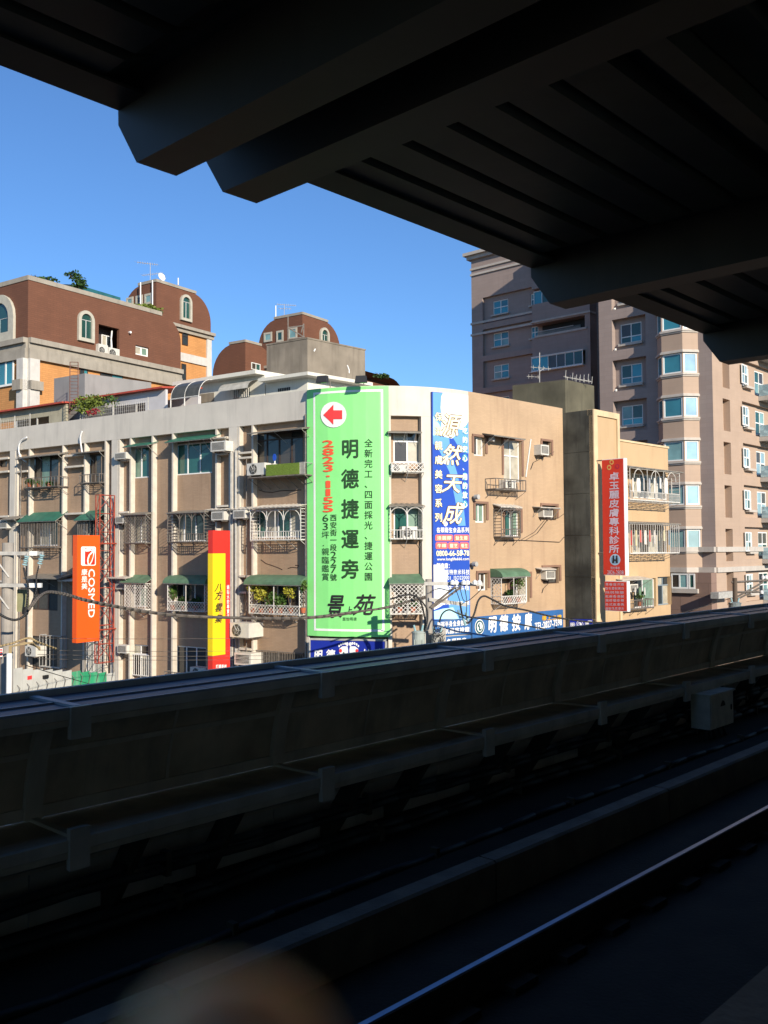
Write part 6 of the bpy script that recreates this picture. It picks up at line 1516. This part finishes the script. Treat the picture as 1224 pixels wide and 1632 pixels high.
def cable(label, pts, r=.02, mat=None, nm='overhead_cable', cat='cable', group=None):
    P = [at(*p) for p in pts]; Q = []
    for i in range(len(P) - 1):                     # Catmull-Rom
        p0, p1, p2, p3 = P[max(i - 1, 0)], P[i], P[i + 1], P[min(i + 2, len(P) - 1)]
        for k in range(6):
            t_ = k / 6; Q.append(.5 * ((2 * p1) + (p2 - p0) * t_ + (2 * p0 - 5 * p1 + 4 * p2 - p3) * t_ ** 2 + (3 * p1 - p0 - 3 * p2 + p3) * t_ ** 3))
    Q.append(P[-1]); c = thing(nm, label, cat, P[0], 0, group); MB().tube(Q, r, 5).build('cable', mat or m_cable, c, smooth=True)
m_cg = M('cable_grey_brown', (.11, .095, .08), .7, .2, 8)
gc = 'overhead cables'
cable('thick twin cable sagging from the left pole across the orange sign to the corner pole', [(45, 972, 25), (58, 955, 25.3), (75, 944, 26), (100, 946, 27), (137, 956, 28.4), (200, 969, 30.5), (280, 980, 32.5), (400, 985, 34), (490, 984, 34.4), (560, 976, 34.6), (620, 968, 34.8), (655, 957, 34.9), (683, 950, 35)], .045, m_cg, group=gc)
cable('second strand clipped close beneath the thick twin cable', [(52, 966, 25), (64, 951, 25.3), (78, 944.5, 26), (110, 950, 27.2), (137, 958.5, 28.4), (200, 971, 30.5), (280, 982, 32.5), (400, 986.5, 34), (490, 986, 34.4), (560, 978, 34.6), (683, 953, 35)], .025, m_cg, group=gc)
cable('heavy drooping cable curling up over the long blue sign', [(733, 960, 34.8), (738, 985, 34.8), (746, 993, 34.9), (755, 980, 35.2), (762, 958, 35.6), (771, 950, 36), (786, 956, 36.4), (806, 966, 37), (840, 973, 38), (872, 981, 39), (905, 987, 40), (950, 992, 41.5), (1000, 992, 42.5), (1060, 985, 44)], .038, m_cable, group=gc)
cable('cable looping low in front of the service board under the pole', [(700, 992, 34.2), (705, 978, 34.2), (716, 972, 34.3), (728, 977, 34.4), (740, 981, 34.5), (752, 984, 34.7), (800, 990, 36), (870, 1003, 38)], .03, m_cable, group=gc)
cable('looped cable hanging at the left of the corner pole', [(622, 955, 34.5), (650, 948, 34.5), (668, 955, 34.6), (677, 985, 34.7), (676, 1005, 34.5)], .035, m_cable, group=gc)
cable('slack cable dropping beside the corner pole shaft', [(667, 952, 34.6), (680, 970, 34.6), (681, 990, 34.5), (676, 1010, 34.4)], .03, m_cable, group=gc)
for k in range(4):
    cable(['first jumper under the corner pole crossarm', 'second jumper under the corner pole crossarm', 'third jumper under the corner pole crossarm', 'fourth jumper under the corner pole crossarm'][k], [[(686, 943, 34.7), (700, 938, 34.6), (716, 941, 34.6), (734, 934, 34.7)], [(733, 936, 34.6), (738, 955, 34.6), (745, 958, 34.6), (758, 948, 34.7), (770, 936, 34.8)], [(726, 938, 34.6), (733, 958, 34.6), (736, 974, 34.5)], [(741, 938, 34.6), (744, 960, 34.5), (743, 985, 34.4), (748, 994, 34.4)]][k], .016, m_cable, group=gc)
cable('dark drop wire from the left pole insulator down to a splice', [(38, 905, 25.6), (41, 920, 25.5), (45, 935, 25.6), (43, 960, 25.6), (41, 978, 25.6)], .03, m_cable, group=gc)
cable('thin drop wire from the second insulator on the left pole', [(62, 902, 25.6), (58, 920, 25.6), (58, 940, 25.6), (50, 962, 25.6), (44, 975, 25.6)], .02, m_cable, group=gc)
cable('sagging dark cable low across the left utility pole', [(-10, 972, 24.8), (8, 984, 24.8), (25, 988, 24.9), (40, 980, 25.1), (48, 966, 25.3)], .035, m_cable, group=gc)
cable('service wires bunched across the foot of the left pole', [(-10, 1032, 25), (20, 1025, 25), (45, 1017, 25.2), (62, 1024, 25.5), (90, 1034, 27)], .03, M('cable_tan', None), group=gc)
for k, (y0, y1) in enumerate(((1017, 1018), (1036, 1038), (1043, 1046), (1050, 1052))):
    cable(['uppermost', 'second', 'third', 'lowest'][k] + ' thin wire stretched low across the left front', [(60, y0, 26), (180, (y0 + y1) / 2 + .8, 31), (300, y1, 34), (430, y1 - 1, 35)], .008, m_cg, group=gc)
cable('thin wire slanting down past the white sheet panels', [(40, 1060, 25), (100, 1078, 29), (150, 1092, 33)], .012, m_cable, group=gc)
cable('dark wire crossing the base of the mauve tower', [(1060, 985, 49), (1110, 970, 49.5), (1170, 952, 50)], .02, m_cable, group=gc)
cable('splice hanging from the left pole wires', [(42, 968, 25.6), (41, 973, 25.6), (40, 979, 25.6)], .09, m_black, nm='cable_splice', cat='cable joint')
gx = thing('hanging_net_box', 'faded green box hung under the lower crossarm of the left pole', 'box', at(34, 975, 26.2)); o = MB(); a = at(27, 975, 26.2); o.obox(a, at(42, 975, 26.2) - a, (0, .2, 0), (0, 0, .62)); o.build('case', M('faded_green_paint', (.22, .22, .12), .8, .2, 5, streak=.4), gx)

# white sheet panels low at the left
wall_ = thing('sheet_metal_hoarding', 'white sheet metal panels with red mark and green end low at the left', 'hoarding', at(20, 1110, 32)); A = at(18, 1100, 31.5); B = at(182, 1100, 36.5); HS = Surf([A, B]); L = HS.L[-1]; zt0 = HS.hit(20, 1066)[1]; zt1 = HS.hit(180, 1075)[1]; zb_ = HS.hit(90, 1125)[1]
m_sheet = M('white_sheet', (.50, .50, .46), .6, .12, 2, streak=.3); n_ = 11
for k in range(n_):
    s0_, s1_ = L * k / n_, L * (k + 1) / n_ - .015; z = zt0 + (zt1 - zt0) * k / n_; o = MB(); zm = (z + zb_) / 2
    HS.slab(o, s0_, s1_, zm + .008, z, 0, .03); HS.slab(o, s0_, s1_, zb_, zm - .008, 0, .03); o.build('sheet_panel', m_sheet if k < 6 or k > 9 else M('green_sheet', (.03, .30, .14), .6, .2, 1.2, streak=.5, dirt=(.5, .5, .45)), wall_)
b = HS.R(44, 1077, 51, 1083, .04); o = MB(); HS.slab(o, *b, .032, .04); o.build('red_mark', p_red, wall_); b = HS.R(68, 1076, 75, 1081, .04); o = MB(); HS.slab(o, *b, .032, .12); o.build('lamp', m_black, wall_)
o = MB()
for k in range(12): s_ = L * (k + .5) / 12; o.bar(HS.P(s_, zb_ + .5, .03), HS.P(s_, zb_ + .9, .16), .012); o.bar(HS.P(s_, zb_ + .9, .16), HS.P(s_, zb_ + 1.0, .04), .012)
o.build('hook', m_iron, wall_)
# things on the street below, mostly hidden by the barrier
for i, o_ in enumerate(list(bpy.data.objects)): pass
